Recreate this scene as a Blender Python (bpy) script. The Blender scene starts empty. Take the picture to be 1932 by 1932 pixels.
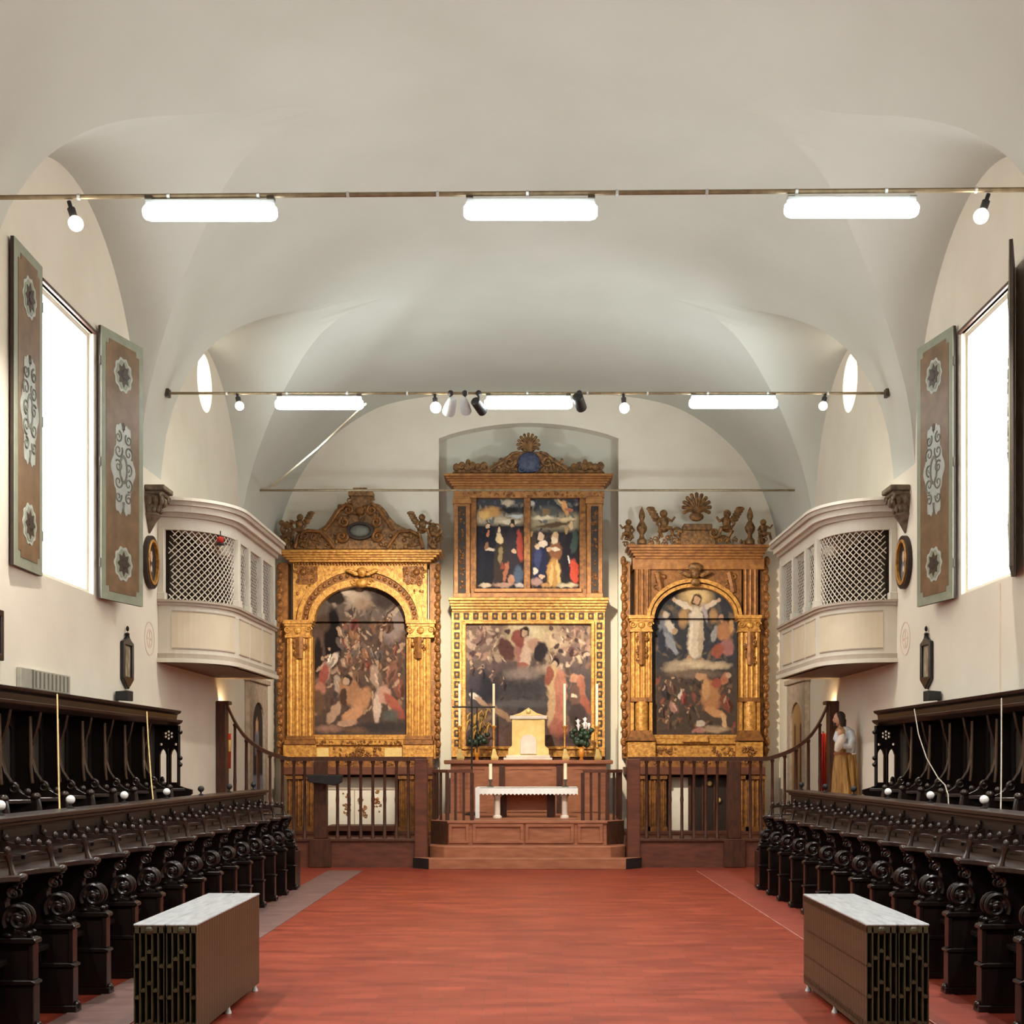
import bpy, bmesh, math, random
from math import pi, sin, cos, sqrt, atan2
from mathutils import Vector, noise
from mathutils.geometry import tessellate_polygon

COL = bpy.context.scene.collection
FL, CX, HY, EYE = 2350.0, 995.0, 1438.0, 1.65   # focal length in px, vanishing point, eye height


def PX(px, Y):
    return (px - CX) * Y / FL


def PZ(py, Y):
    return EYE + (HY - py) * Y / FL


def lin(c):
    return tuple(((v / 12.92) if v <= 0.04045 else ((v + 0.055) / 1.055) ** 2.4) for v in c)


def rgb(r, g, b):
    return lin((r / 255, g / 255, b / 255))


# ---------------------------------------------------------------- materials
def new_mat(name):
    m = bpy.data.materials.new(name)
    m.use_nodes = True
    nt = m.node_tree
    return m, nt, nt.nodes['Principled BSDF']


def mat(name, c1, c2=None, rough=0.5, metal=0.0, scale=6.0, stretch=(1, 1, 1), bump=0.0, bscale=None, spec=0.5, coat=0.0, detail=4.0):
    m, nt, b = new_mat(name)
    b.inputs['Roughness'].default_value = rough
    b.inputs['Metallic'].default_value = metal
    b.inputs['Specular IOR Level'].default_value = spec
    b.inputs['Coat Weight'].default_value = coat
    b.inputs['Coat Roughness'].default_value = 0.15
    if c2 is None:
        c2 = tuple(v * 0.8 for v in c1)
    tc = nt.nodes.new('ShaderNodeTexCoord')
    mp = nt.nodes.new('ShaderNodeMapping')
    mp.inputs['Scale'].default_value = stretch
    nt.links.new(tc.outputs['Object'], mp.inputs['Vector'])
    n = nt.nodes.new('ShaderNodeTexNoise')
    n.inputs['Scale'].default_value = scale
    n.inputs['Detail'].default_value = detail
    nt.links.new(mp.outputs['Vector'], n.inputs['Vector'])
    r = nt.nodes.new('ShaderNodeValToRGB')
    r.color_ramp.elements[0].position = 0.32
    r.color_ramp.elements[1].position = 0.68
    r.color_ramp.elements[0].color = (*c1, 1)
    r.color_ramp.elements[1].color = (*c2, 1)
    nt.links.new(n.outputs['Fac'], r.inputs['Fac'])
    nt.links.new(r.outputs['Color'], b.inputs['Base Color'])
    if bump:
        n2 = nt.nodes.new('ShaderNodeTexNoise')
        n2.inputs['Scale'].default_value = bscale or scale * 6
        nt.links.new(mp.outputs['Vector'], n2.inputs['Vector'])
        bp = nt.nodes.new('ShaderNodeBump')
        bp.inputs['Strength'].default_value = bump
        bp.inputs['Distance'].default_value = 0.02
        nt.links.new(n2.outputs['Fac'], bp.inputs['Height'])
        nt.links.new(bp.outputs['Normal'], b.inputs['Normal'])
    return m


def emit(name, c, strength):
    m, nt, b = new_mat(name)
    b.inputs['Base Color'].default_value = (*c, 1)
    b.inputs['Emission Color'].default_value = (*c, 1)
    b.inputs['Emission Strength'].default_value = strength
    return m


def paint_mat(name, rough=0.6):
    m, nt, b = new_mat(name)
    a = nt.nodes.new('ShaderNodeAttribute')
    a.attribute_name = 'paint'
    nt.links.new(a.outputs['Color'], b.inputs['Base Color'])
    b.inputs['Roughness'].default_value = rough
    b.inputs['Specular IOR Level'].default_value = 0.1
    return m


def floor_mat():
    m, nt, b = new_mat('terracotta floor')
    tc = nt.nodes.new('ShaderNodeTexCoord')
    br = nt.nodes.new('ShaderNodeTexBrick')
    br.inputs['Scale'].default_value = 1.0
    br.inputs['Brick Width'].default_value = 0.30
    br.inputs['Row Height'].default_value = 0.15
    br.inputs['Mortar Size'].default_value = 0.004
    br.inputs['Color1'].default_value = (*rgb(140, 60, 41), 1)
    br.inputs['Color2'].default_value = (*rgb(124, 50, 34), 1)
    br.inputs['Mortar'].default_value = (*rgb(112, 54, 42), 1)
    nt.links.new(tc.outputs['Object'], br.inputs['Vector'])
    mp = nt.nodes.new('ShaderNodeMapping')
    mp.inputs['Scale'].default_value = (0.8, 3.2, 1)
    nt.links.new(tc.outputs['Object'], mp.inputs['Vector'])
    n = nt.nodes.new('ShaderNodeTexNoise')
    n.inputs['Scale'].default_value = 1.6
    n.inputs['Detail'].default_value = 8
    n.inputs['Roughness'].default_value = 0.65
    nt.links.new(mp.outputs['Vector'], n.inputs['Vector'])
    r = nt.nodes.new('ShaderNodeValToRGB')
    r.color_ramp.elements[0].position = 0.35
    r.color_ramp.elements[0].color = (0.72, 0.66, 0.68, 1)
    r.color_ramp.elements[1].position = 0.68
    r.color_ramp.elements[1].color = (1.22, 1.2, 1.15, 1)
    nt.links.new(n.outputs['Fac'], r.inputs['Fac'])
    mx = nt.nodes.new('ShaderNodeMix')
    mx.data_type = 'RGBA'
    mx.blend_type = 'MULTIPLY'
    mx.inputs[0].default_value = 1.0
    nt.links.new(br.outputs['Color'], mx.inputs[6])
    nt.links.new(r.outputs['Color'], mx.inputs[7])
    nt.links.new(mx.outputs[2], b.inputs['Base Color'])
    rr = nt.nodes.new('ShaderNodeMapRange')
    rr.inputs['To Min'].default_value = 0.30
    rr.inputs['To Max'].default_value = 0.55
    nt.links.new(n.outputs['Fac'], rr.inputs['Value'])
    nt.links.new(rr.outputs['Result'], b.inputs['Roughness'])
    b.inputs['Specular IOR Level'].default_value = 0.25
    return m


MT = {}
MT['wall'] = mat('wall plaster', rgb(230, 222, 206), rgb(223, 214, 197), rough=0.9, scale=1.5, bump=0.08, bscale=14, spec=0.1)
MT['vault'] = mat('vault plaster', rgb(201, 202, 193), rgb(195, 196, 186), rough=0.92, scale=0.8, bump=0.06, bscale=10, spec=0.1)
MT['recess'] = mat('shade-greyed niche plaster', rgb(206, 202, 188), rgb(196, 192, 178), rough=0.92, scale=1.0, spec=0.1)  # shadow inside the niche put into a greyer plaster colour
MT['white'] = mat('white painted wood', rgb(228, 221, 206), rgb(220, 212, 196), rough=0.55, scale=3, spec=0.3)
MT['cream'] = mat('cream painted panel', rgb(226, 213, 186), rgb(218, 204, 176), rough=0.6, scale=3, spec=0.3)
MT['greytrim'] = mat('grey beige moulding paint', rgb(190, 176, 160), rgb(178, 164, 148), rough=0.55, scale=4, spec=0.3)
MT['floor'] = floor_mat()
MT['border'] = mat('dusty stone border', rgb(128, 98, 92), rgb(100, 76, 72), rough=0.45, scale=2.5, stretch=(1, 3, 1), spec=0.4)
MT['borderred'] = mat('red stone border', rgb(148, 66, 50), rgb(124, 58, 48), rough=0.45, scale=2.5, stretch=(1, 3, 1), spec=0.4)
MT['joint'] = mat('pale floor joint', rgb(176, 112, 96), rgb(150, 84, 70), rough=0.6, scale=5)
MT['dark'] = mat('blackened walnut', rgb(30, 21, 18), rgb(20, 14, 13), rough=0.3, scale=5, stretch=(4, 4, 1), bump=0.05, spec=0.4, coat=0.05)
MT['darkback'] = mat('dark stall panelling', rgb(36, 29, 25), rgb(25, 20, 18), rough=0.38, scale=4, stretch=(6, 6, 0.6), spec=0.45)
MT['polish'] = mat('polished stall colonnette', rgb(98, 72, 52), rgb(74, 54, 40), rough=0.14, scale=6, spec=0.6, coat=0.5)  # lightened base stands in for window gleam, besides the low roughness
MT['panelgrey'] = mat('greyed stall back boards', rgb(74, 67, 60), rgb(54, 48, 44), rough=0.45, scale=4, stretch=(6, 6, 0.6), spec=0.4)
MT['walnut'] = mat('worn walnut', rgb(52, 35, 27), rgb(32, 22, 19), rough=0.3, scale=4, stretch=(4, 1, 4), spec=0.5)
MT['brown'] = mat('brown altar wood', rgb(172, 112, 82), rgb(146, 92, 66), rough=0.5, scale=4, stretch=(1, 1, 5), spec=0.35)
MT['rail'] = mat('dark brown railing wood', rgb(88, 52, 36), rgb(62, 38, 28), rough=0.42, scale=6, stretch=(4, 4, 1), spec=0.4)
MT['step'] = mat('brown plinth wood', rgb(112, 66, 48), rgb(86, 50, 38), rough=0.5, scale=4, stretch=(1, 4, 4), spec=0.35)
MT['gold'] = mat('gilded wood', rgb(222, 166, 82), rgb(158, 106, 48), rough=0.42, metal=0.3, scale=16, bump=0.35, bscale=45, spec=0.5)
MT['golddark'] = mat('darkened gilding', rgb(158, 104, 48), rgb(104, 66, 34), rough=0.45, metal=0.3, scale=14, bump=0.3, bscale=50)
MT['crest'] = mat('unlit brown gilt crest', rgb(156, 110, 58), rgb(76, 54, 34), rough=0.48, metal=0.25, scale=16, bump=0.3, bscale=50)  # browner than the gold: unlit crest tops put into the colour
MT['brownframe'] = mat('brown gilt frame wood', rgb(176, 120, 62), rgb(132, 84, 44), rough=0.45, metal=0.25, scale=10, bump=0.2, bscale=40)
MT['blackgilt'] = mat('dark carved recess', rgb(58, 38, 24), rgb(36, 24, 18), rough=0.6, scale=12)
MT['blue'] = mat('slate blue carving', rgb(72, 80, 108), rgb(44, 48, 66), rough=0.5, scale=16, bump=0.2)
MT['paint'] = paint_mat('oil paint on canvas')
MT['iron'] = mat('dark iron', rgb(92, 84, 72), rgb(70, 62, 52), rough=0.5, metal=0.5, scale=12)
MT['rod'] = mat('tie rod steel', rgb(150, 134, 104), rgb(120, 104, 80), rough=0.45, metal=0.4, scale=12)
MT['black'] = mat('matt black paint', rgb(30, 28, 28), rgb(22, 20, 20), rough=0.6, scale=8)
MT['fixture'] = mat('white enamel', rgb(200, 206, 204), rgb(190, 196, 196), rough=0.35, scale=5)
MT['rad'] = mat('olive brown radiator enamel', rgb(68, 63, 42), rgb(54, 50, 34), rough=0.34, scale=8, spec=0.5)
MT['radtop'] = mat('grey radiator lid', rgb(176, 182, 184), rgb(146, 150, 154), rough=0.32, scale=6, stretch=(6, 1, 1), spec=0.5)
MT['cloth'] = mat('white linen', rgb(238, 236, 232), rgb(228, 226, 224), rough=0.9, scale=20, spec=0.1)
MT['marble'] = mat('pale marble', rgb(226, 214, 200), rgb(206, 192, 180), rough=0.35, scale=5, spec=0.4)
MT['tab'] = mat('pale gold tabernacle', rgb(232, 206, 140), rgb(220, 186, 112), rough=0.4, metal=0.2, scale=8, bump=0.1)
MT['wax'] = mat('candle wax', rgb(240, 228, 196), rgb(232, 216, 180), rough=0.5, scale=5)
MT['flower'] = mat('white petals', rgb(246, 240, 238), rgb(236, 222, 224), rough=0.7, scale=20)
MT['leaf'] = mat('dark green leaves', rgb(36, 60, 38), rgb(22, 38, 26), rough=0.5, scale=14)
MT['dryleaf'] = mat('yellowed leaves', rgb(190, 150, 70), rgb(140, 100, 50), rough=0.6, scale=14)
MT['orange'] = mat('orange glazed vase', rgb(220, 150, 60), rgb(190, 110, 40), rough=0.3, scale=6)
MT['stone'] = mat('grey brown carved stone', rgb(128, 112, 90), rgb(86, 74, 60), rough=0.8, scale=14, bump=0.3)
MT['pietra'] = mat('grey door surround stone', rgb(176, 160, 142), rgb(150, 134, 118), rough=0.8, scale=10)
MT['shframe'] = mat('sage grey shutter paint', rgb(152, 156, 136), rgb(136, 142, 122), rough=0.5, scale=6, spec=0.4)
MT['shfield'] = mat('tan shutter field paint', rgb(132, 104, 74), rgb(108, 84, 58), rough=0.5, scale=5, spec=0.4)
MT['shpale'] = mat('pale shutter ornament paint', rgb(186, 190, 180), rgb(168, 174, 166), rough=0.5, scale=14)
MT['shdark'] = mat('dark brown ornament paint', rgb(70, 50, 36), rgb(54, 40, 30), rough=0.55, scale=12)
MT['shedge'] = mat('dark shutter back', rgb(62, 46, 36), rgb(46, 36, 30), rough=0.6, scale=8)
MT['shgrey'] = mat('grey ornament paint', rgb(120, 122, 112), rgb(96, 96, 88), rough=0.5, scale=14)
MT['vent'] = mat('grey grille metal', rgb(172, 168, 152), rgb(156, 152, 138), rough=0.5, scale=8)
MT['ventdark'] = mat('grille shadow gap', rgb(112, 108, 98), rgb(100, 96, 88), rough=0.7, scale=8)
MT['cord'] = mat('yellowed cord', rgb(206, 180, 120), rgb(186, 160, 104), rough=0.7, scale=20)
MT['cordgrey'] = mat('pale grey cable', rgb(176, 166, 150), rgb(156, 146, 130), rough=0.6, scale=20)
MT['skin'] = mat('painted flesh', rgb(206, 156, 124), rgb(196, 140, 110), rough=0.5, scale=8)
MT['hair'] = mat('painted dark hair', rgb(66, 48, 38), rgb(48, 36, 30), rough=0.6, scale=20, bump=0.3)
MT['robe'] = mat('ochre robe with shaded folds', rgb(190, 142, 70), rgb(112, 78, 38), rough=0.55, scale=7, stretch=(6, 6, 0.5))  # vertical light and dark streaks paint the shading of folds
MT['cloak'] = mat('pale grey blue cloak', rgb(214, 214, 212), rgb(178, 182, 188), rough=0.6, scale=6)
MT['pinkcloth'] = mat('pale pink swaddling', rgb(228, 214, 202), rgb(212, 194, 182), rough=0.7, scale=10)
MT['red'] = mat('red cloth', rgb(200, 52, 34), rgb(160, 36, 26), rough=0.8, scale=6, stretch=(5, 5, 0.6))
MT['whitestep'] = mat('white antependium', rgb(236, 230, 214), rgb(228, 220, 204), rough=0.6, scale=5)
MT['doorwood'] = mat('very dark door wood', rgb(44, 30, 24), rgb(32, 22, 18), rough=0.45, scale=6, stretch=(4, 4, 1))
MT['soffit'] = mat('shade-browned soffit', rgb(134, 108, 86), rgb(112, 90, 72), rough=0.7, scale=4, stretch=(6, 1, 1))  # shadow under the balcony put into the soffit colour
MT['latt'] = mat('lattice cream paint', rgb(226, 218, 202), rgb(216, 206, 190), rough=0.6, scale=8)
MT['shadebox'] = mat('dark balcony shade liner', rgb(64, 52, 42), rgb(52, 42, 34), rough=0.9, scale=3)  # dark liner colour paints the shade behind the balcony lattice
MT['faint'] = mat('faded rose fresco paint', rgb(222, 196, 178), rgb(214, 190, 172), rough=0.9, scale=10)
MT['pane'] = emit('daylit frosted window pane', (0.95, 0.98, 1.0), 6.5)
MT['panedim'] = emit('dimmed added fill pane', (0.95, 0.98, 1.0), 2.5)  # unseen near-bay windows, added as fill and dimmed for balance
MT['wire'] = mat('pale wire', rgb(222, 210, 186), rgb(210, 198, 172), rough=0.6, scale=10)
MT['tube'] = emit('fluorescent tube diffuser', (0.90, 1.0, 1.0), 9.0)
MT['tube2'] = emit('brighter fluorescent tube diffuser', (0.90, 1.0, 1.0), 20.0)
MT['bulb'] = emit('warm bulb', (1.0, 0.93, 0.78), 30.0)
MT['spotglass'] = emit('spotlight lens', (1.0, 0.97, 0.92), 12.0)
MT['globe'] = mat('white glass globe', rgb(240, 240, 238), rgb(232, 232, 230), rough=0.15, scale=5)


# ---------------------------------------------------------------- mesh builder
class M:
    def __init__(self, s=1):
        self.v, self.f, self.s = [], [], s

    def add(self, vs, fs):
        b = len(self.v)
        self.v += [tuple(p) for p in vs]
        self.f += [tuple(b + i for i in f) for f in fs]
        return self

    def box(self, x0, x1, y0, y1, z0, z1):
        v = [(x, y, z) for z in (z0, z1) for y in (y0, y1) for x in (x0, x1)]
        return self.add(v, [(0, 1, 3, 2), (4, 6, 7, 5), (0, 4, 5, 1), (2, 3, 7, 6), (0, 2, 6, 4), (1, 5, 7, 3)])

    def prism(self, poly, axis, d0, d1):
        """extrude a 2D outline; axis y: (x,z) outline, axis x: (y,z), axis z: (x,y)"""
        def p3(p, d):
            if axis == 'y':
                return (p[0], d, p[1])
            if axis == 'x':
                return (d, p[0], p[1])
            return (p[0], p[1], d)
        n = len(poly)
        vs = [p3(p, d0) for p in poly] + [p3(p, d1) for p in poly]
        fs = [(i, (i + 1) % n, n + (i + 1) % n, n + i) for i in range(n)]
        tri = tessellate_polygon([[Vector((p[0], p[1], 0)) for p in poly]])
        fs += [tuple(t) for t in tri] + [tuple(n + i for i in reversed(t)) for t in tri]
        return self.add(vs, fs)

    def plate(self, outer, holes, axis, d0, d1):
        def p3(p, d):
            if axis == 'y':
                return (p[0], d, p[1])
            if axis == 'x':
                return (d, p[0], p[1])
            return (p[0], p[1], d)
        loops = [outer] + list(holes)
        flat = [p for l in loops for p in l]
        n = len(flat)
        tri = tessellate_polygon([[Vector((p[0], p[1], 0)) for p in l] for l in loops])
        vs = [p3(p, d0) for p in flat] + [p3(p, d1) for p in flat]
        fs = [tuple(t) for t in tri] + [tuple(n + i for i in reversed(t)) for t in tri]
        b = 0
        for l in loops:
            k = len(l)
            fs += [(b + i, b + (i + 1) % k, n + b + (i + 1) % k, n + b + i) for i in range(k)]
            b += k
        return self.add(vs, fs)

    def loft(self, rings, cap=True, closed=True):
        n = len(rings[0])
        vs = [p for r in rings for p in r]
        fs = []
        for k in range(len(rings) - 1):
            for i in range(n if closed else n - 1):
                j = (i + 1) % n
                fs.append((k * n + i, k * n + j, (k + 1) * n + j, (k + 1) * n + i))
        if cap:
            fs.append(tuple(range(n - 1, -1, -1)))
            fs.append(tuple((len(rings) - 1) * n + i for i in range(n)))
        return self.add(vs, fs)

    def lathe(self, prof, cx, cy, n=14, z0=0.0):
        rings = [[(cx + r * cos(2 * pi * i / n), cy + r * sin(2 * pi * i / n), z0 + z) for i in range(n)] for r, z in prof]
        return self.loft(rings)

    def tube(self, pts, r, n=8, cap=True):
        pts = [Vector(p) for p in pts]
        rs = r if isinstance(r, (list, tuple)) else [r] * len(pts)
        rings = []
        t0 = (pts[1] - pts[0]).normalized()
        up = Vector((0, 0, 1)) if abs(t0.z) < 0.9 else Vector((1, 0, 0))
        a = t0.cross(up).normalized()
        for k, p in enumerate(pts):
            t = (pts[min(k + 1, len(pts) - 1)] - pts[max(k - 1, 0)])
            if t.length < 1e-9:
                t = t0
            t = t.normalized()
            a = (a - t * a.dot(t))
            a = a.normalized() if a.length > 1e-6 else t.orthogonal().normalized()
            b = t.cross(a)
            rings.append([tuple(p + (a * cos(2 * pi * i / n) + b * sin(2 * pi * i / n)) * rs[k]) for i in range(n)])
        return self.loft(rings, cap)

    def sph(self, c, r, n=10, m=6):
        rx, ry, rz = r if isinstance(r, (tuple, list)) else (r, r, r)
        rings = []
        for k in range(m + 1):
            t = -pi / 2 + pi * k / m
            q = max(cos(t), 0.02)
            rings.append([(c[0] + rx * q * cos(2 * pi * i / n), c[1] + ry * q * sin(2 * pi * i / n), c[2] + rz * sin(t)) for i in range(n)])
        return self.loft(rings)

    def spiral(self, c, plane, r0, r1, turns, tr, a0=0.0, n=22, seg=6, sgn=1):
        pts, rs = [], []
        for i in range(n + 1):
            t = i / n
            r = r0 + (r1 - r0) * t
            a = a0 + sgn * 2 * pi * turns * t
            u, w = r * cos(a), r * sin(a)
            pts.append({'xz': (c[0] + u, c[1], c[2] + w), 'yz': (c[0], c[1] + u, c[2] + w), 'xy': (c[0] + u, c[1] + w, c[2])}[plane])
            rs.append(tr * (1 - 0.45 * t))
        return self.tube(pts, rs, seg)

    def build(self, name, m, parent=None, bevel=0.0, smooth=False):
        off = Vector((0, 0, 0))
        q = parent
        while q is not None:
            off += q.location
            q = q.parent
        me = bpy.data.meshes.new(name)
        me.from_pydata([(x * self.s - off.x, y - off.y, z - off.z) for x, y, z in self.v], [], self.f)
        bm = bmesh.new()
        bm.from_mesh(me)
        bmesh.ops.recalc_face_normals(bm, faces=bm.faces)
        if bevel:
            bmesh.ops.remove_doubles(bm, verts=bm.verts, dist=1e-5)
            es = [e for e in bm.edges if len(e.link_faces) == 2 and e.calc_face_angle(0) > 0.6]
            bmesh.ops.bevel(bm, geom=es, offset=bevel, segments=1, affect='EDGES', clamp_overlap=True)
        bm.to_mesh(me)
        bm.free()
        if smooth:
            me.polygons.foreach_set('use_smooth', [True] * len(me.polygons))
            try:
                me.set_sharp_from_angle(angle=math.radians(42))
            except Exception:
                pass
        me.materials.append(MT[m] if isinstance(m, str) else m)
        o = bpy.data.objects.new(name, me)
        COL.objects.link(o)
        if parent is not None:
            o.parent = parent
        return o


def tag(o, label, cat=None, group=None, kind=None):
    o['label'] = label
    if cat:
        o['category'] = cat
    if group:
        o['group'] = group
    if kind:
        o['kind'] = kind
    return o


def thing(name, label, cat, loc=(0, 0, 0), group=None):
    o = bpy.data.objects.new(name, None)
    o.empty_display_size = 0.1
    COL.objects.link(o)
    o.location = loc
    return tag(o, label, cat, group)


def struct(name, m, material, label, parent=None, **kw):
    o = m.build(name, material, parent, **kw)
    if parent is None:
        tag(o, label, 'building part', kind='structure')
    return o


def dup(root, loc, label=None, group=None):
    r = root.copy()
    COL.objects.link(r)
    r.location = loc
    if label:
        r['label'] = label
    if group:
        r['group'] = group
    for ch in list(root.children):
        c = ch.copy()
        COL.objects.link(c)
        c.parent = r
        for g in list(ch.children):
            d = g.copy()
            COL.objects.link(d)
            d.parent = c
    return r


def dup_part(o, loc, parent):
    """copy of one part (and its sub-parts) under the same thing, shifted"""
    c = o.copy()
    COL.objects.link(c)
    c.parent = parent
    c.location = loc
    for g in list(o.children):
        d = g.copy()
        COL.objects.link(d)
        d.parent = c
    return c


def circle(cx, cy, r, n=24, a0=0.0, ry=None):
    ry = r if ry is None else ry
    return [(cx + r * cos(a0 + 2 * pi * i / n), cy + ry * sin(a0 + 2 * pi * i / n)) for i in range(n)]


def lobed(cx, cy, r, lobes, amp, n=64, ry=None):
    ry = r if ry is None else ry
    return [(cx + (r * (1 + amp * cos(lobes * t))) * cos(t), cy + (ry * (1 + amp * cos(lobes * t))) * sin(t)) for t in [2 * pi * i / n for i in range(n)]]


def star(cx, cy, r0, r1, k, a0=pi / 2, ry=1.0):
    return [(cx + (r0 if i % 2 == 0 else r1) * cos(a0 + pi * i / k), cy + ry * (r0 if i % 2 == 0 else r1) * sin(a0 + pi * i / k)) for i in range(2 * k)]
# ---------------------------------------------------------------- room shell
W, YB, YF = 4.87, 24.05, -2.0
_P = [(0, 8.79), (1, 8.775), (2, 8.70), (2.845, 8.51), (3.48, 8.15), (3.9, 7.80), (4.19, 7.48), (4.40, 7.15), (4.57, 6.80), (4.71, 6.42), (4.82, 5.93), (4.87, 5.40)]


def _cr(P, n=6):
    out = []
    Q = [(-P[1][0], P[1][1])] + P + [(2 * P[-1][0] - P[-2][0], 2 * P[-1][1] - P[-2][1])]
    for k in range(1, len(Q) - 2):
        for i in range(n):
            t = i / n
            c = []
            for d in (0, 1):
                a, b, e, f = Q[k - 1][d], Q[k][d], Q[k + 1][d], Q[k + 2][d]
                c.append(0.5 * (2 * b + (e - a) * t + (2 * a - 5 * b + 4 * e - f) * t * t + (3 * b - a - 3 * e + f) * t ** 3))
            out.append(tuple(c))
    out.append(P[-1])
    return out


PROF = _cr(_P)


def zb(x):
    for (a, za), (b, zb_) in zip(PROF, PROF[1:]):
        if a <= x <= b:
            return za + (zb_ - za) * (x - a) / max(b - a, 1e-9)
    return PROF[-1][1]


BAYS, HB = [2.35, 7.85, 13.35, 18.85], 2.3
_G = [(0, 2.2), (.04, 2.45), (.1, 2.76), (.25, 3.26), (.4, 3.55), (.565, 3.82), (.7, 4.06), (.85, 4.36), (.95, 4.62), (1, 4.87)]


def xg(u):
    u = abs(u)
    for (a, p), (b, q) in zip(_G, _G[1:]):
        if a <= u <= b:
            return p + (q - p) * (u - a) / (b - a)
    return W


def zwall(u):
    return 5.40 + 2.52 * sqrt(max(0, 1 - u * u))


ys = []
for c in BAYS:
    ys += [(c + HB * sin(pi / 2 * (k / 20)), sin(pi / 2 * k / 20)) for k in range(-20, 21)]
ys = [(YF, None)] + ys + [(YB, None)]
rows_b, rows_l = [], []
NB, NL = 30, 10
for y, u in ys:
    g = xg(u) if u is not None else W
    # barrel samples chosen by arc position
    xs = [g * (1 - (1 - i / NB) ** 1.6) for i in range(NB + 1)]
    rows_b.append([(x, y, zb(x)) for x in xs])
    zw = zwall(u) if u is not None else zb(W)
    rows_l.append([(g + (W - g) * i / NL, y, zb(g) + (zw - zb(g)) * i / NL) for i in range(NL + 1)])
vm = M()
for s in (1, -1):
    for rows, n in ((rows_b, NB + 1), (rows_l, NL + 1)):
        vs = [(x * s, y, z) for r in rows for x, y, z in r]
        fs = []
        for k in range(len(rows) - 1):
            for i in range(n - 1):
                if rows is rows_l and rows[k][0][0] > W - 1e-6 and rows[k + 1][0][0] > W - 1e-6:
                    continue
                fs.append((k * n + i, k * n + i + 1, (k + 1) * n + i + 1, (k + 1) * n + i))
        vm.add(vs, fs)
ceil = struct('ceiling', vm, 'vault', 'pale plaster barrel vault with pointed side lunettes', smooth=True)
ceil.data.set_sharp_from_angle(angle=math.radians(12))

struct('floor', M().box(-W - .4, W + .4, YF - .4, YB + .4, -0.2, 0.0), 'floor', 'polished red terracotta tile floor')

# side walls with windows, oculi
WY0, WY1, WZ0, WZ1 = 12.48, 13.98, 3.53, 6.46
top = [(YF, zb(W))] + [(y, zwall(u)) for y, u in ys[1:-1]] + [(YB, zb(W))]
outer = [(YF, -0.1), (YB + .4, -0.1), (YB + .4, zb(W))] + top[::-1]
holes = []
for d in (0, -5.5, -11.0):
    holes.append([(WY0 + d, WZ0), (WY1 + d, WZ0), (WY1 + d, WZ1), (WY0 + d, WZ1)])
holes.append(circle(18.80, 7.37, 0.43, 28))
for s, nm in ((-1, 'left'), (1, 'right')):
    m = M(s)
    m.plate(outer, holes, 'x', W, W + 0.45)
    struct('wall_' + nm, m, 'wall', 'cream plastered side wall on the ' + ('side with the grey grille box' if s < 0 else 'side with the standing statue'))
k = 1
for s in (-1, 1):
    side = 'wall with the grey grille' if s < 0 else 'wall with the statue'
    for d in (0, -5.5, -11.0):
        y0, y1 = WY0 + d, WY1 + d
        w = bpy.data.objects.new('window_%d' % k, None)
        COL.objects.link(w)
        tag(w, 'tall white daylit window in the %s, bay %s' % (side, {0: 'between painted shutters', -5.5: 'nearby, added unseen fill', -11.0: 'behind camera, added fill'}[d]), 'window', kind='structure')
        w.location = (s * (W + .15), (y0 + y1) / 2, WZ0)
        M(s).box(W + .18, W + .20, y0, y1, WZ0, WZ1).build('window_pane', 'pane' if d == 0 else 'panedim', w)
        f = M(s)
        f.plate([(y0, WZ0), (y1, WZ0), (y1, WZ1), (y0, WZ1)], [[(y0 + .05, WZ0 + .05), (y1 - .05, WZ0 + .05), (y1 - .05, WZ1 - .05), (y0 + .05, WZ1 - .05)]], 'x', W + .06, W + .14)
        f.build('window_frame', 'white', w)
        M(s).box(W - .03, W + .03, y0 - .03, y1 + .03, WZ1, WZ1 + .035).build('window_head', 'rail', w)
        k += 1
    w = bpy.data.objects.new('window_%d' % k, None)
    COL.objects.link(w)
    tag(w, 'small round window high above the balcony on the %s' % side, 'window', kind='structure')
    w.location = (s * (W + .25), 18.8, 7.37)
    m = M(s)
    m.plate(circle(18.8, 7.37, .425, 28), [circle(18.8, 7.37, .37, 28)], 'x', W + .26, W + .32)
    m.build('window_frame', 'cream', w)
    m = M(s)
    m.prism(circle(18.8, 7.37, .40, 28), 'x', W + .30, W + .33)
    m.build('window_pane', emit('round window pane', (1.0, 0.97, 0.86), 4), w)
    k += 1

# far wall with a shallow arched niche behind the central altarpiece
prof_pts = [(x, z) for x, z in PROF]
outer = [(-W, -0.1), (W, -0.1)] + [(x, z + .02) for x, z in prof_pts[::-1]] + [(-x, z + .02) for x, z in prof_pts[1:]]
NX0, NX1 = -1.71, 1.76
narch = [(NX0 + (NX1 - NX0) * i / 16, 7.90 + 0.30 * sin(pi * i / 16) ** .8) for i in range(17)]
niche = [(NX0, 0.0), (NX1, 0.0)] + narch[::-1]
m = M()
m.plate(outer, [niche], 'y', YB, YB + .30)
struct('wall_back', m, 'wall', 'cream end wall behind the three gilded altarpieces')
m = M()
m.box(NX0 - .3, NX1 + .3, YB + .30, YB + .4, -0.1, 8.5)
struct('trim_1', m, 'recess', 'shade-greyed back of the shallow arched niche behind the central altarpiece')
outer = [(-W, -0.1), (W, -0.1)] + [(x, z + .02) for x, z in prof_pts[::-1]] + [(-x, z + .02) for x, z in prof_pts[1:]]
m = M()
m.prism(outer, 'y', YF - .3, YF)
struct('wall_front', m, 'wall', 'cream end wall behind the camera')
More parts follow.
